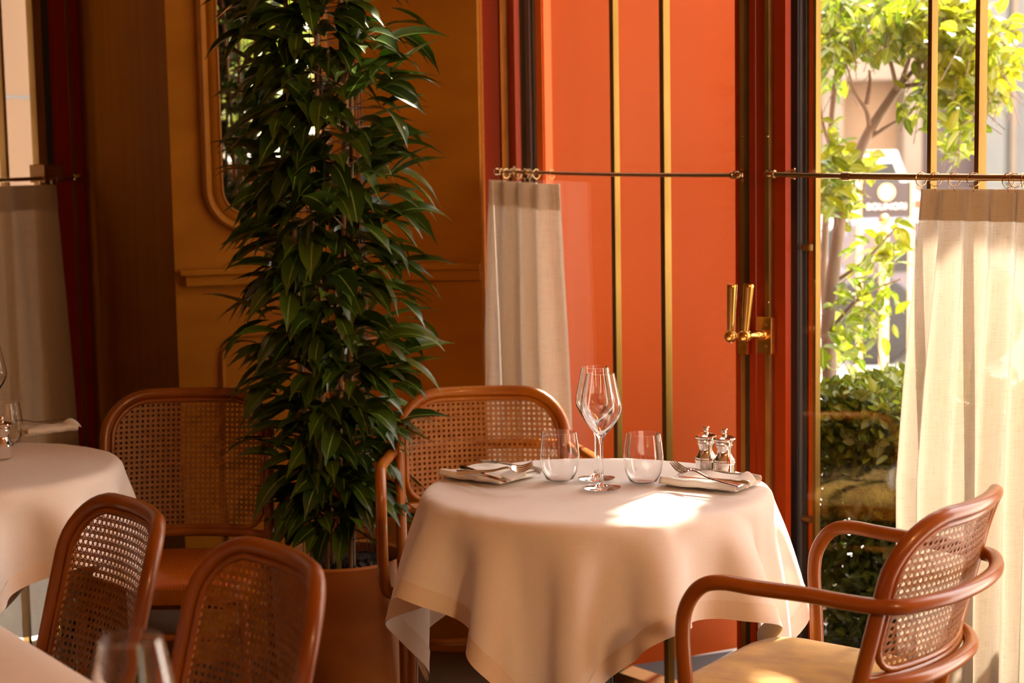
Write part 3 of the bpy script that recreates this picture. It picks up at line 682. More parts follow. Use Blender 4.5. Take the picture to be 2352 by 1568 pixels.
round_table(TCX, TCY, TR, 'round pedestal table under the white cloth in the middle')
sd, gr = round_sd(TCX, TCY, TR)
X1 = drape(sd, gr, TCX, TCY, TZ, (.512, .512), R_(-106 - 45), seed=1)
cloth_obj('tablecloth', 'white linen cloth over the round table by the orange door, sun patch on top', X1, grp='white tablecloths')
LCX, LCY = -1.215, 3.72
round_table(LCX, LCY, TR, 'round pedestal table under the white cloth at the left edge')
sd, gr = round_sd(LCX, LCY, TR)
X2 = drape(sd, gr, LCX, LCY, TZ, (.505, .505), R_(-85 - 45), seed=2)
cloth_obj('tablecloth', 'shaded white linen cloth over the round table at the left edge', X2, grp='white tablecloths')
# foreground rectangular table
e0 = Vector((-.61, 2.27, 0)); ea = Vector((.58, -.81, 0)).normalized(); ei = Vector((-.81, -.58, 0)).normalized()
fc = e0 + ea*.10 + ei*.36; FH = (.75, .36)
def fsd(x, y):
    a = np.abs((x-fc.x)*ea.x + (y-fc.y)*ea.y) - FH[0]; b = np.abs((x-fc.x)*ei.x + (y-fc.y)*ei.y) - FH[1]
    return np.where((a > 0) & (b > 0), np.hypot(a, b), np.maximum(a, b))
def fgr(x, y):
    a = (x-fc.x)*ea.x + (y-fc.y)*ea.y; b = (x-fc.x)*ei.x + (y-fc.y)*ei.y
    A2 = np.abs(a) - FH[0]; B2 = np.abs(b) - FH[1]
    wa = np.where((A2 > 0) & (B2 > 0), A2, np.where(A2 > B2, 1, 0)); wb = np.where((A2 > 0) & (B2 > 0), B2, np.where(A2 > B2, 0, 1)); n = np.hypot(wa, wb) + 1e-9
    wa = wa/n*np.sign(a); wb = wb/n*np.sign(b)
    return wa*ea.x + wb*ei.x, wa*ea.y + wb*ei.y
X3 = drape(fsd, fgr, fc.x, fc.y, TZ, (.95, .56), math.atan2(ea.y, ea.x), N=60, steps=120, seed=3)
cloth_obj('tablecloth', 'white linen cloth on the nearest table in the bottom left corner', X3, grp='white tablecloths')
t = thing('rectangular_table', 'rectangular table under the cloth in the bottom left corner', 'table', (fc.x, fc.y, 0), math.atan2(ea.y, ea.x))
mb = MB(); mb.box((-FH[0]+.045, -FH[1]+.045, TZ-.035), (FH[0]-.045, FH[1]-.045, TZ-.010)); mb.build('table_top', WOOD, t, world=False, smooth=False)
for sx in (-1, 1):
    for sy in (-1, 1): mb = MB(); mb.box((sx*.66-.02, sy*.29-.02, 0), (sx*.66+.02, sy*.29+.02, TZ-.031)); mb.build('leg', WOOD, t, world=False, smooth=False)

# ------------------------------------------------------------------ tableware
def wine_glass(label, p, s=1.0):
    t = thing('wine_glass', label, 'wine glass', p)
    out = [(.0365, .0006), (.0375, .0018), (.032, .003), (.012, .0055), (.0055, .010), (.0040, .020), (.0036, .05), (.0036, .085), (.0045, .096), (.010, .106), (.022, .120), (.033, .136), (.0395, .150), (.0405, .158), (.0385, .172), (.034, .195), (.0285, .222), (.0275, .2270)]
    inn = [(.0267, .2272), (.0277, .222), (.0332, .195), (.0377, .172), (.0396, .158), (.0385, .151), (.0318, .138), (.0205, .1225), (.0085, .110), (.003, .104), (.0001, .103)]
    mb = MB(); mb.lathe([(.0001, .0003)] + out + inn, 48, (0, 0, 0)); o = mb.build('bowl_and_stem', GLASSW, t, world=False, angle=60)
    return t
def tumbler(label, p):
    t = thing('tumbler', label, 'tumbler', p); t.scale = (1.07, 1.07, 1.05)
    out = [(.0001, .0003), (.022, .0003), (.0262, .0025), (.0335, .018), (.0368, .036), (.0372, .050), (.0350, .072), (.0318, .0925)]
    inn = [(.0311, .0926), (.0343, .072), (.0365, .050), (.0361, .036), (.0328, .0185), (.0253, .0045), (.0205, .0022), (.0001, .0020)]
    mb = MB(); mb.lathe(out + inn, 48, (0, 0, 0)); mb.build('glass_body', GLASSW, t, world=False, angle=60)
    return t
def place(px, py, z=ZC + .002): q = at_z(px, py, z); return (q.x, q.y, z)
wine_glass('front of the two clear tulip wine glasses on the middle table', place(1382, 1120))
wine_glass('rear of the two clear wine glasses on the middle table, partly hidden', place(1370, 1098.5))
tumbler('clear stemless tumbler left of the wine glasses on the middle table', place(1286, 1101))
tumbler('clear stemless tumbler right of the wine glasses on the middle table', place(1478, 1106))
wine_glass('clear wine glass cut off by the left edge, on the left table', (at_z(-17, 1012, ZC).x, at_z(-17, 1012, ZC).y, ZC + .002))
tumbler('clear tumbler on the left table beside the small mill', place(14, 1018))
wine_glass('blurred wine glass in the near bottom left foreground', (-.345, 1.50, ZC + .003))
def mill(label, p):
    t = thing('pepper_mill', label, 'mill', p); t.scale = (.97, .97, .91)
    mb = MB(); mb.lathe([(.0001, 0), (.0215, 0), (.0225, .002), (.0225, .026), (.0235, .0275), (.0235, .030), (.0225, .032), (.0225, .035), (.019, .040), (.0155, .046), (.0145, .053), (.0155, .060), (.0178, .066), (.0182, .068), (.0178, .0695), (.0182, .071), (.0182, .0745), (.0165, .0755), (.0001, .0755)], 40, (0, 0, 0)); mb.build('body', SILVER, t, world=False, angle=25)
    mb = MB(); mb.lathe([(.0001, .0757), (.018, .0757), (.0225, .078), (.0238, .0815), (.0225, .0845), (.014, .0885), (.0065, .091), (.0001, .0913)], 40, (0, 0, 0)); mb.build('cap', SILVER, t, world=False, angle=40)
    mb = MB(); mb.lathe([(.0055, .0905), (.0048, .095), (.0058, .097), (.0045, .0985), (.0045, .100), (.0065, .1015), (.0075, .103), (.0065, .1048), (.0001, .105)], 24, (0, 0, 0)); mb.build('finial', SILVER, t, world=False)
    return t
mill('polished silver mill standing behind, the left of the pair', place(1622, 1084))
mill('polished silver mill standing in front, the right of the pair', place(1664, 1090.5))
mill('small polished silver mill at the left edge on the left table', place(8, 1050))

def napkin(label, c, rz, size=(.15, .13), mono=True, roll=False):
    t = thing('napkin', label, 'napkin', c, rz); hx, hy = size[0]/2, size[1]/2
    rr = random.Random(int(c[0]*1000)); mb = MB()
    for L in range(3):
        z0 = .002 + L*.0042; k = 1 - L*.05; sh = (rr.uniform(-.004, .004), rr.uniform(-.004, .004))
        def fn(a, b, z0=z0, k=k, sh=sh, L=L):
            x = (a*2-1)*hx*k; y = (b*2-1)*hy*k
            w_ = .0016*math.sin(x*55 + L) + .0014*math.sin(y*70 + 2*L) + .0012*math.sin((x+y)*90)
            edge = max(abs(a*2-1), abs(b*2-1)); z = z0 + w_*(1 if L else .3) + (.006*(1 - edge**4))
            return (x + sh[0] + .002*math.sin(y*60+L), y + sh[1] + .002*math.sin(x*50+L), max(z, .0012))
        mb.grid(fn, 24, 20)
        # folded edge roll
    for sgn in (-1, 1):
        mb.grid(lambda a, b: ((a*2-1)*hx*.97, sgn*(hy*.96 + .0075*math.sin(b*math.pi)), .002 + .0085*(1 - math.cos(b*math.pi))/1.0*.8 + .0012*math.sin(a*17)), 24, 8)
    mb.build('folded_cloth', NAPK, t, world=False, angle=80, solid=.0016)
    # loose upturned corner
    mb = MB(); mb.grid(lambda a, b: (hx*(.55 + .62*a), hy*(-.8 + 1.5*b*(1-.5*a)), .012 + .014*math.sin(a*2.6)*(.4 + b) - .008*a), 12, 12); mb.build('loose_corner', NAPK, t, world=False, angle=80, solid=.0014)
    if mono:
        mb = MB(); cx_, cy_ = -.02, .038
        el = lambda a, s=1: (cx_ + .017*s*math.cos(a), cy_ + .0105*s*math.sin(a), .0205)
        mb.tube([el(a) for a in np.linspace(0, 2*math.pi, 33)[:-1]], .0004, 5, closed=True)
        for pts in (((-.5, -.5), (-.5, .5), (-.2, .5), (-.2, .05), (-.5, 0)), ((.1, .55), (-.12, .3), (.12, 0), (.02, -.4), (-.12, -.45)), ((.3, -.5), (.3, .5), (.55, .3), (.55, -.3), (.3, -.5))):
            mb.tube([(cx_ + .017*a, cy_ + .0105*b, .0205) for a, b in pts], .0004, 5)
        mb.build('monogram', GASKET, t, world=False)
    return t
def fork(label, p, rz, pitch, flip=False):
    o = thing('dinner_fork', label, 'fork', p, rz); o.rotation_euler = (0, pitch, rz)
    mb = MB(); n = 16
    def zc_(x): return .004 + .010*math.exp(-((x-.035)/.03)**2) + (.020*((x-.055)/.05)**2 if x > .055 else 0)
    def wd_(x): return .0075 - .0035*min(1, max(0, (x+.10)/.09)) if x < .0 else .0035
    vs = []; xs = np.linspace(-.105, .045, 26)
    for x in xs:
        w2 = wd_(x); h = .0014; z = zc_(x)
        vs += [(x, -w2, z), (x, -w2*.5, z+h), (x, w2*.5, z+h), (x, w2, z), (x, w2*.5, z-h), (x, -w2*.5, z-h)]
    fs = [(i*6+k, i*6+(k+1) % 6, (i+1)*6+(k+1) % 6, (i+1)*6+k) for i in range(25) for k in range(6)] + [tuple(range(5, -1, -1)), tuple(25*6+k for k in range(6))]
    mb.add(vs, fs); mb.build('handle', STEEL, o, world=False)
    mb = MB(); mb.grid(lambda a, b: (.042 + .022*a, (b*2-1)*(.0035 + .0085*min(1, a*1.6)**.7), zc_(.042 + .022*a)), 8, 8)
    for k in range(4):
        y = -.0105 + k*.007; pts = [(x, y*(1 - .05*j), zc_(x)) for j, x in enumerate(np.linspace(.062, .105, 8))]
        mb.tube(pts, [.0016]*5 + [.0014, .0011, .0005], 6)
    mb.build('tines', STEEL, o, world=False, solid=.0012)
    return o
def knife(label, p, rz, pitch=0):
    o = thing('dinner_knife', label, 'knife', p, rz); o.rotation_euler = (0, pitch, rz)
    mb = MB(); mb.tube([(-.115, 0, .004), (-.11, 0, .004), (-.06, 0, .004), (-.012, 0, .004), (-.005, 0, .004)], [.004, .0068, .0058, .0048, .0036], 12); mb.build('handle', STEEL, o, world=False)
    mb = MB(); xs = np.linspace(-.006, .105, 14); vs = []
    for x in xs:
        k = (x+.006)/.111; lo = -.006 - .003*math.sin(k*2.6); hi = .005 if k < .8 else .005 - .012*(k-.8)/.2
        vs += [(x, lo if k < .97 else -.004, .0034), (x, hi, .0034), (x, hi, .0050), (x, lo if k < .97 else -.004, .0042)]
    mb.add(vs, [(i*4+k, i*4+(k+1) % 4, (i+1)*4+(k+1) % 4, (i+1)*4+k) for i in range(13) for k in range(4)] + [(3, 2, 1, 0), (52, 53, 54, 55)]); mb.build('blade', STEEL, o, world=False)
    return o
def lay(fn, label, tail, tip, z, L, z2=None, roll=0.0):
    a = at_z(*tail, z); b = at_z(*tip, z if z2 is None else z2); d = b - a; k = min(1.0, max(.72, Vector((d.x, d.y)).length/L)); m = (a + b)/2
    o = fn(label, (m.x, m.y, z), math.atan2(d.y, d.x), 0); o.scale = (k, max(k, .9), max(k, .9)); o.rotation_euler = (roll, 0, math.atan2(d.y, d.x)); return o
nl = place(1126, 1092); napkin('folded white napkin with dark monogram at the left of the middle table', nl, R_(-38), (.165, .13))
lay(knife, 'knife lying under the fork on the monogrammed napkin', (1063, 1079), (1172, 1112), ZC + .0215, .22)
lay(fork, 'fork tines up on the monogrammed napkin, left of the tumblers', (1080, 1086), (1192, 1083), ZC + .027, .21, roll=.6)
nr = place(1632, 1110); napkin('folded white napkin in front of the silver mills', nr, R_(-33), (.17, .11), mono=False)
lay(fork, 'fork tines up pointing left on the napkin before the mills', (1702, 1119), (1550, 1084), ZC + .027, .21, roll=-.25)
lay(knife, 'knife lying beside the fork on the napkin before the mills', (1716, 1114), (1552, 1098), ZC + .0215, .22)
nL = place(112, 992); napkin('rolled white napkin at the far side of the left table', nL, R_(35), (.13, .05), mono=False)
fork('fork lying on the rolled napkin of the left table', (nL[0] - .035, nL[1] - .004, ZC + .022), R_(215), 0)

# ------------------------------------------------------------------ leaves
def leaves(items, seg=6):
    """items: (pos, dir, up, length, width, droop, rnd) -> MB with rnd/side attributes"""
    V = []; Fc = []; RN = []; SD = []
    for (p, d, up, L, Wd, dr, rn) in items:
        d = Vector(d).normalized(); s = d.cross(Vector(up)); s = s.normalized() if s.length > 1e-4 else Vector((1, 0, 0)); o = len(V); q = Vector(p)
        for k in range(seg + 1):
            t = k/seg; w2 = Wd*.5*math.sin(math.pi*min(1, t**.80*1.0))**.8 if 0 < t < 1 else 0.0008
            if t > .82: w2 *= .55
            nn = s.cross(d)
            V += [q - s*w2 + nn*w2*.28, q, q + s*w2 + nn*w2*.28]; RN += [rn]*3; SD += [1, 0, 1]
            q = q + d*(L/seg); d = (d + Vector((0, 0, -dr/seg))).normalized(); 
        for k in range(seg):
            a = o + 3*k; Fc += [(a, a+1, a+4, a+3), (a+1, a+2, a+5, a+4)]
    mb = MB(); mb.v = [tuple(v) for v in V]; mb.f = Fc
    return mb, {'rnd': RN, 'side': SD}
# potted ficus
rg = random.Random(7)
PX, PY = -.430, 4.10
pl = thing('potted_ficus', 'tall ficus with long drooping dark leaves in a terracotta planter', 'plant', (PX, PY, 0))
mb = MB(); mb.lathe([(.001, 0), (.145, 0), (.150, .01), (.165, .43), (.168, .445), (.160, .450), (.153, .445), (.150, .40), (.001, .40)], 56, (PX, PY, 0)); mb.build('planter', TERRA, pl, angle=50)
mb = MB(); mb.grid(lambda a, b: (PX + .149*a*math.cos(b*2*math.pi), PY + .149*a*math.sin(b*2*math.pi), .418 + .006*math.sin(a*40+b*30)), 12, 36); mb.build('soil', SOIL, pl)
stems = []
for k in range(7):
    a = k*.9 + .3; r0 = .035 + .03*(k % 2); pts = []
    for z in np.linspace(.41, 2.45, 12): pts.append((PX + (r0 + .022*(z-.4))*math.cos(a + .5*(z-.4)), PY + (r0 + .022*(z-.4))*math.sin(a + .5*(z-.4)), z))
    sp_ = spline(pts, 4); stems.append(sp_); mb = MB(); mb.tube(sp_, .0055, 8); mb.build('stem', STEMM, pl)
items = []
def half(z):   # silhouette half-width by height
    pts = [(.42, .12), (.55, .22), (.7, .25), (.85, .29), (1.0, .31), (1.2, .30), (1.4, .28), (1.6, .28), (1.8, .26), (2.1, .24), (2.5, .15)]
    for (a, b), (c, d) in zip(pts, pts[1:]):
        if z <= c: return b + (d-b)*(z-a)/(c-a)
    return .15
twigs = MB()
for i in range(1120):
    z = .52 + 1.9*(i/1120); a = rg.uniform(0, 2*math.pi)
    if rg.random() < .55: a = -math.pi/2 + rg.gauss(0, 1.0)
    sp_ = stems[rg.randrange(7)]; b = sp_[min(len(sp_)-1, int((z-.41)/2.04*(len(sp_)-1)))]
    L = rg.uniform(.115, .205); h = half(z)
    at = max(0, h - L*.85)*rg.uniform(.25, 1.0)
    cx_, cy_ = PX + (b.x-PX)*.5, PY + (b.y-PY)*.5
    p = Vector((cx_ + at*math.cos(a), cy_ + at*math.sin(a), z + rg.uniform(-.02, .02)))
    el = rg.uniform(-.35, .85); d = Vector((math.cos(a + rg.gauss(0, .35)), math.sin(a + rg.gauss(0, .35)), el))
    up = Vector((rg.gauss(0, .35), rg.gauss(0, .35), 1))
    items.append((p, d, up, L, L*rg.uniform(.23, .33), rg.uniform(.5, 1.7), rg.random()**1.5))
    if i % 4 == 0: twigs.tube([b, p], .0016, 5)
mb, at = leaves(items, 7); mb.build('foliage', FICUS, pl, angle=70, atts=at)
tag(twigs.build('twigs', STEMM, pl), kind='stuff')
mb = MB(); rw = .085
for k in range(12):
    a = k*math.pi/6; mb.tube([(PX + rw*math.cos(a), PY + rw*math.sin(a), .42), (PX + rw*math.cos(a), PY + rw*math.sin(a), 2.5)], .0011, 5)
for z in np.arange(.5, 2.5, .06): mb.tube([(PX + rw*math.cos(a), PY + rw*math.sin(a), z) for a in np.linspace(0, 2*math.pi, 25)[:-1]], .0011, 5, closed=True)
mb.build('support_wire', GASKET, pl)

# ------------------------------------------------------------------ outside
gd = MB(); gd.box((-30, -30, -.16), (60, 60, -.10)); struct(gd.build('ground_outside', PAVE, smooth=False))
gd = MB()
tp = []
# hedge in planter box outside the right door
hc = []
hz = at_y(1980, 856, 4.9).z
hb = MB()
def outp(u, o, z): return wp(u, -o, z)
hb.hexa([outp(.80, .45, -.1), outp(2.6, .45, -.1), outp(2.6, .85, -.1), outp(.80, .85, -.1)], [outp(.80, .45, .10), outp(2.6, .45, .10), outp(2.6, .85, .10), outp(.80, .85, .10)])
hg = thing('hedge_planter', 'clipped green hedge in a dark planter box outside the right door', 'hedge', outp(1.6, .6, -.1))
hb.build('planter_box', PLANTERM, hg, smooth=False, bevel=.005)
items = []; rh = random.Random(3)
for i in range(60000):
    u = rh.uniform(.78, 2.3); o = rh.uniform(.38, .92); z = .08 + (hz - .06)*rh.random()**.85
    if not (o < .46 or z > hz - .10 or rh.random() < .45): continue
    d = Vector((rh.gauss(0, 1), rh.gauss(0, 1), rh.gauss(.3, .7))); items.append((outp(u, o, z + .02*math.sin(u*14)), d, (rh.gauss(0, 1), rh.gauss(0, 1), 1), rh.uniform(.028, .046), rh.uniform(.016, .026), .3, (z/hz)**3*rh.random()))  # leaf colour lightened toward the top to paint in brightness
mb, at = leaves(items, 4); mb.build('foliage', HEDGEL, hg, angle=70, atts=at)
mb = MB()
for i in range(40):
    u = rh.uniform(.85, 2.5); mb.tube([outp(u, .62, .3), outp(u + rh.uniform(-.1, .1), rh.uniform(.48, .8), hz - .06)], .004, 5)
mb.build('branches', BARK, hg)
# trees
def tree(label, trunk_px, Y, radii, branches, clusters, seed, extra=None, lm=TREEL, lsize=(.036, .070)):
    base = at_y(*trunk_px[0], Y); t = thing('tree', label, 'tree', (base.x, base.y, -.1))
    r = random.Random(seed)
    path = [Vector((base.x, base.y, -.1))] + [at_y(x, y, Y + k*.02) for k, (x, y) in enumerate(trunk_px)]
    mb = MB(); sp_ = spline(path, 6); n = len(sp_); mb.tube(sp_, [radii[0] + (radii[1]-radii[0])*i/n for i in range(n)], 12); mb.build('trunk', BARK, t)
    for br in branches:
        pts = [at_y(x, y, Y + dy) for x, y, dy in br]; s2 = spline(pts, 5); m = len(s2)
        mb = MB(); mb.tube(s2, [.008 - .006*i/m for i in range(m)], 8); mb.build('branch', BARK, t)
    items = []
    tw = MB()
    for (x, y, rx, ry, dep, cnt, br) in clusters:
        for i in range(cnt):
            while True:
                a, b, c_ = r.uniform(-1, 1), r.uniform(-1, 1), r.uniform(-1, 1)
                if a*a + b*b + c_*c_ < 1: break
            p = at_y(x + a*rx, y + b*ry, Y + dep + c_*.28)
            d = Vector((r.gauss(0, 1), r.gauss(0, 1), r.gauss(-.1, .8)))
            L = r.uniform(*lsize); items.append((p, d, (r.gauss(0, 1), r.gauss(0, 1), 1), L, L*r.uniform(.42, .6), .5, min(1, max(0, br + r.gauss(0, .25)))))
            if i % 9 == 0: tw.tube([p, p + Vector((r.gauss(0, .05), r.gauss(0, .05), -.09))], .0015, 5)
    if extra: items += extra
    mb, at = leaves(items, 5); mb.build('foliage', lm, t, angle=70, atts=at)
    if tw.v: tag(tw.build('twigs', BARK, t), kind='stuff')
    return t
# shading crown above the picture: keeps sun off the room except for two shafts (table patch, seat patch)
ex = []; rc_ = random.Random(9)
def in_shaft(p):
    q = p - SUN*((p.z - .75)/SUN.z); q0_ = (q.x, q.y)
    a = at_z(1350, 1206, .75); b = at_z(1480, 1108, .75); c = at_z(1640, 1120, .75); d = at_z(1625, 1212, .75)
    poly = [a, b, c, d]; ins = True; sgn = None
    for i in range(4):
        e_ = poly[(i+1) % 4] - poly[i]; cr = e_.x*(q.y - poly[i].y) - e_.y*(q.x - poly[i].x)
        if sgn is None: sgn = cr > 0
        elif (cr > 0) != sgn: ins = False
    if ins: return True
    q = p - SUN*((p.z - .54)/SUN.z); s_ = at_z(1800, 1545, .54)
    if abs(q.x - s_.x) < .055 and abs(q.y - s_.y) < .10: return True
    return False
for i in range(18000):
    u = rc_.uniform(.45, 2.35); zp = rc_.uniform(1.30, 2.7); tt = rc_.uniform(1.5, 2.3)
    p = wp(u, 0, zp) + SUN*tt
    if in_shaft(p): continue
    d = Vector((rc_.gauss(0, 1), rc_.gauss(0, 1), rc_.gauss(-.1, .5))); L = rc_.uniform(.05, .075)
    ex.append((p, d, SUN + Vector((rc_.gauss(0, .4), rc_.gauss(0, .4), rc_.gauss(0, .4))), L, L*.6, .3, .6*rc_.random()))
tree('slender leaning tree with bright yellow-green crown outside the right door', [(1905, 860), (1900, 760), (1912, 640), (1928, 520), (1935, 440), (1965, 370), (1998, 300), (2040, 235), (2070, 190)], 5.1, (.024, .013),
     [[(1998, 300, .12), (1990, 255, .1), (1965, 215, .08), (1945, 150, .05)], [(1990, 240, .1), (1998, 190, .1), (1996, 160, .1)], [(1996, 318, .12), (2040, 290, .1), (2085, 265, .1), (2100, 248, .08)],
      [(2060, 205, .14), (2045, 140, .1), (2030, 90, .1), (2038, 20, .1)], [(2068, 195, .14), (2090, 130, .1), (2110, 70, .1)], [(2066, 200, .14), (2130, 190, .1), (2200, 175, .05), (2280, 190, .0)], [(2072, 190, .14), (2150, 110, .1), (2230, 60, .1)],
      [(1912, 650, .06), (1985, 600, .0), (2060, 520, -.05)], [(1905, 760, .04), (1980, 680, 0), (2070, 640, -.05)]],
     [(2230, 130, 120, 140, .05, 620, .8), (2150, 60, 130, 90, .1, 380, .7), (2020, 60, 110, 80, .15, 260, .35), (1930, 60, 50, 90, .1, 130, .4), (2200, 290, 60, 90, 0, 110, .5), (2105, 235, 40, 50, 0, 40, .3),
      (1950, 375, 60, 45, .1, 90, .8), (1910, 430, 30, 90, .1, 90, .5), (1940, 460, 25, 50, 0, 30, .5), (2010, 590, 60, 50, 0, 40, .5), (2050, 560, 30, 70, 0, 22, .6), (1990, 700, 80, 90, 0, 80, .3), (1930, 800, 60, 60, 0, 50, .3), (1905, 330, 25, 60, 0, 30, .5)], 4, ex)
tree('thin upright sapling close to the brass mullion outside the right door', [(1898, 840), (1892, 640), (1897, 500), (1903, 380), (1912, 250), (1926, 130), (1930, 60)], 5.35, (.014, .007),
     [[(1918, 190, .1), (1940, 160, .1), (1960, 100, .1)], [(1905, 330, .1), (1890, 280, .1), (1880, 220, .1)]],
     [(1915, 130, 45, 80, .1, 90, .3), (1905, 20, 60, 60, .1, 120, .45)], 6)
# hedge trees behind camera seen in the mirror
def bush(label, c, r, n, seed, L=(.08, .13)):
    t = thing('tree', label, 'tree', (c[0], c[1], -.1)); rr = random.Random(seed); it = []
    mb = MB(); mb.tube([(c[0], c[1], -.1), (c[0], c[1], c[2])], [.06, .03], 10); mb.build('trunk', BARK, t)
    for i in range(n):
        while True:
            a, b, d_ = rr.uniform(-1, 1), rr.uniform(-1, 1), rr.uniform(-1, 1)
            if a*a+b*b+d_*d_ < 1: break
        l = rr.uniform(*L); it.append((Vector((c[0]+a*r[0], c[1]+b*r[1], c[2]+d_*r[2])), (rr.gauss(0, 1), rr.gauss(0, 1), rr.gauss(0, 1)), (rr.gauss(0, 1), rr.gauss(0, 1), 1), l, l*.5, .4, rr.random()))
    mb, at = leaves(it, 4); mb.build('foliage', TREEL, t, angle=70, atts=at); return t
bush('leafy green tree reflected in the tall mirror', (5.3, -6.5, 2.7), (1.6, .8, 1.25), 8000, 12)

# unseen slab added outdoors to cut the sun at the near openings
mb = MB(); aw = [wp(2.1, -.06, 2.95), wp(5.3, -.06, 2.95), wp(5.3, -1.0, 2.72), wp(2.1, -1.0, 2.72)]
mb.hexa(aw, [p + Vector((0, 0, .02)) for p in aw]); o = mb.build('trim_sun_block', LACQ, smooth=False); struct(o)

# far building, sign, posts, cars
def facade():
    t = thing('building', 'pale stone building with tall pilasters across the street', 'building', (9, 26, -.1))
    mb = MB(); mb.box((-2, 26, -.1), (22, 27, 9)); mb.build('wall', STONE, t, smooth=False)
    def col(x0, x1, d, m, name, z0=-.1, z1=9):
        a = at_y(x0, 300, 26).x; b = at_y(x1, 300, 26).x; mb = MB(); mb.box((a, 26-d, z0), (b, 26, z1)); mb.build(name, m, t, smooth=False)
    col(2060, 2100, .5, STONE, 'pilaster'); col(1880, 1925, .4, STONE, 'pilaster'); col(2120, 2240, .05, DARKDOOR, 'door'); col(2245, 2290, .4, STONED, 'pilaster'); col(2300, 2400, .05, STONED, 'shopfront')
    col(2318, 2330, .1, STONE, 'mullion_strip'); col(1925, 2060, .03, mat('warm_shop', (.24, .14, .08), .7), 'shopfront', -.1, 4.2)
    mb = MB(); a = at_y(1880, 150, 26); mb.box((a.x, 25.4, a.z - .25), (at_y(2100, 150, 26).x, 26, a.z + .1)); mb.build('cornice', STONE, t, smooth=False)
facade()
def car(label, px0, px1, py0, py1, Y, body, lights=True):
    a = at_y(px0, py1, Y); b = at_y(px1, py0, Y); L = b.x - a.x; gz = -.1; H = b.z - gz
    t = thing('car', label, 'car', ((a.x+b.x)/2, Y, gz)); x0, x1 = a.x, b.x; W_ = 1.7
    def P_(fx, fz): return (x0 + L*fx, gz + H*fz)
    prof = [P_(0, .22), P_(0, .52), P_(.06, .62), P_(.22, .66), P_(.34, .96), P_(.44, 1.0), P_(.70, 1.0), P_(.84, .70), P_(.98, .62), P_(1, .45), P_(1, .22)]
    mb = MB(); n = len(prof); vs = [(x, Y, z) for x, z in prof] + [(x, Y + W_, z) for x, z in prof]
    mb.add(vs, [tuple(range(n)), tuple(range(2*n-1, n-1, -1))] + [(k, (k+1) % n, n+(k+1) % n, n+k) for k in range(n)]); mb.build('body', body, t, smooth=False, bevel=.04)
    g = [P_(.26, .68), P_(.36, .92), P_(.69, .93), P_(.80, .70)]; mb = MB(); mb.add([(x, Y-.012, z) for x, z in g] + [(x, Y-.002, z) for x, z in g], [(0, 3, 2, 1), (0, 1, 5, 4), (1, 2, 6, 5), (2, 3, 7, 6), (3, 0, 4, 7)]); mb.build('side_window', GASKET, t, smooth=False)
    for fx in (.2, .8):
        c = (x0 + L*fx, Y - .02, gz + .31); mb = MB(); mb.lathe([(.001, 0), (.30, 0), (.32, .02), (.32, .2), (.001, .2)], 28, c, (0, 1, 0)); mb.build('wheel', GASKET, t)
    mb = MB(); x, z = P_(.97, .56); mb.box((x - .22, Y - .02, z - .05), (x + .05, Y + .2, z + .07)); mb.build('tail_light', mat('red_lens', (.8, .02, .01), .3, emit=(1, .03, .01, 3.0)), t, smooth=False, bevel=.01)
    return t
car('pale silver car with red tail light parked across the street', 1905, 2118, 352, 420, 21.5, mat('silver_paint', (.6, .6, .64), .3, metal=.4))
car('dark plum car parked beyond the brass post', 1925, 2330, 520, 640, 12.0, mat('plum_paint', (.07, .05, .07), .25, coat=1))
# sign board
Ys = 8.6
s0 = at_y(1979, 500, Ys); s1 = at_y(2092, 418, Ys)
sg = thing('sign_board', 'black board with a tan disc and white capital lettering outdoors', 'sign', ((s0.x+s1.x)/2, Ys, -.1))
mb = MB(); mb.box((s0.x, Ys, s0.z), (s1.x, Ys+.03, s1.z)); mb.build('board', mat('sign_black', (.06, .045, .045), .7), sg, smooth=False)
TAN = mat('sign_tan', (.75, .48, .25), .6); WHT = mat('sign_white', (.8, .76, .76), .6)
dc = at_y(2036, 441, Ys); mb = MB(); mb.lathe([(.0001, .0), (.043, .0), (.043, -.008)], 32, (dc.x, Ys - .008, dc.z), (0, -1, 0)); mb.build('disc', TAN, sg)
def text(s, c, size, m, parent, name):
    cu = bpy.data.curves.new(name, 'FONT'); cu.body = s; cu.size = size; cu.align_x = 'CENTER'; cu.align_y = 'CENTER'; cu.extrude = .002; cu.materials.append(m)
    tmp = bpy.data.objects.new('tmp', cu); COL.objects.link(tmp); bpy.context.view_layer.update(); me = bpy.data.meshes.new_from_object(tmp.evaluated_get(bpy.context.evaluated_depsgraph_get())); bpy.data.objects.remove(tmp); o = bpy.data.objects.new(name, me); COL.objects.link(o); o.parent = parent; L = parent.location; o.location = (c.x-L[0], c.y-L[1], c.z-L[2]); o.rotation_euler = (R_(90), 0, 0); return o
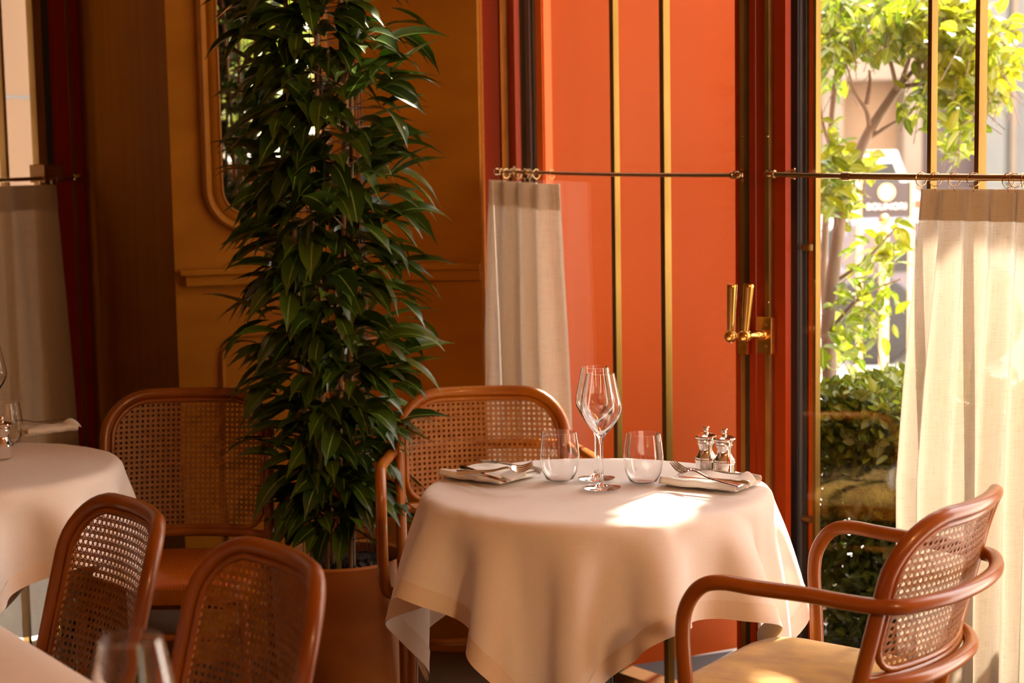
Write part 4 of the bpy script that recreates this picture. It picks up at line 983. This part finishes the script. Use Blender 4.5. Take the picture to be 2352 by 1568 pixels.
c = at_y(2036, 474.5, Ys); c.y = Ys - .006; text('BOLINORI', c, .044, WHT, sg, 'lettering')
for px in (1976, 2095):
    mb = MB(); q = at_y(px, 450, Ys); mb.box((q.x-.012, Ys, -.1), (q.x+.012, Ys+.03, s1.z + .02)); mb.build('post', TAN, sg, smooth=False)
mb = MB(); q = at_y(2036, 522, Ys); mb.box((s0.x, Ys-.01, q.z-.02), (s1.x, Ys+.04, q.z+.02)); mb.build('cross_bar', WHT, sg, smooth=False)
Yp = 8.0; q = at_y(2031, 520, Yp)
ps = thing('barrier_post', 'brass barrier post with round finial out on the pavement', 'post', (q.x, Yp, -.1))
mb = MB(); mb.lathe([(.001, -.1), (.15, -.1), (.15, -.08), (.03, -.05), (.021, -.03), (.021, q.z-.02), (.03, q.z-.015), (.03, q.z), (.012, q.z+.01)], 24, (q.x, Yp, 0)); mb.build('post', TAN, ps)
mb = MB(); mb.ball((q.x, Yp, q.z + .03), .026, 16, 10); mb.build('finial', BRASS, ps)
# stone wall outside the far left window
fw = MB()
c0_ = lp(-7, -1.2, -.1); c1_ = lp(3.5, -1.2, -.1)
fw.hexa([c0_, c1_, c1_ - NL*.2, c0_ - NL*.2], [p + Vector((0, 0, 4.2)) for p in (c0_, c1_, c1_ - NL*.2, c0_ - NL*.2)])
lw = thing('stone_wall', 'pale stone wall with a dark joint outside the far left window', 'wall', lp(1, -1.3, -.1)); fw.build('blocks', SHADOWSTONE, lw, smooth=False)
mb = MB(); k4 = [lp(-.1, -.05, 3.2), lp(3.5, -.05, 3.2), lp(3.5, -1.25, 3.3), lp(-3.5, -1.25, 3.3)]; mb.hexa(k4, [p + Vector((0, 0, .05)) for p in k4]); struct(mb.build('trim_shade_slab', GASKET, smooth=False))  # unseen slab added to keep sun off the wall and far left curtain
zj = at_plane(40, 223, lp(0, -1.2, 0), NL).z; mb = MB(); mb.hexa(*[[lp(-7, -1.198, zz), lp(3.5, -1.198, zz), lp(3.5, -1.21, zz), lp(-7, -1.21, zz)] for zz in (zj-.006, zj+.006)]); mb.build('joint', STONED, lw, smooth=False)
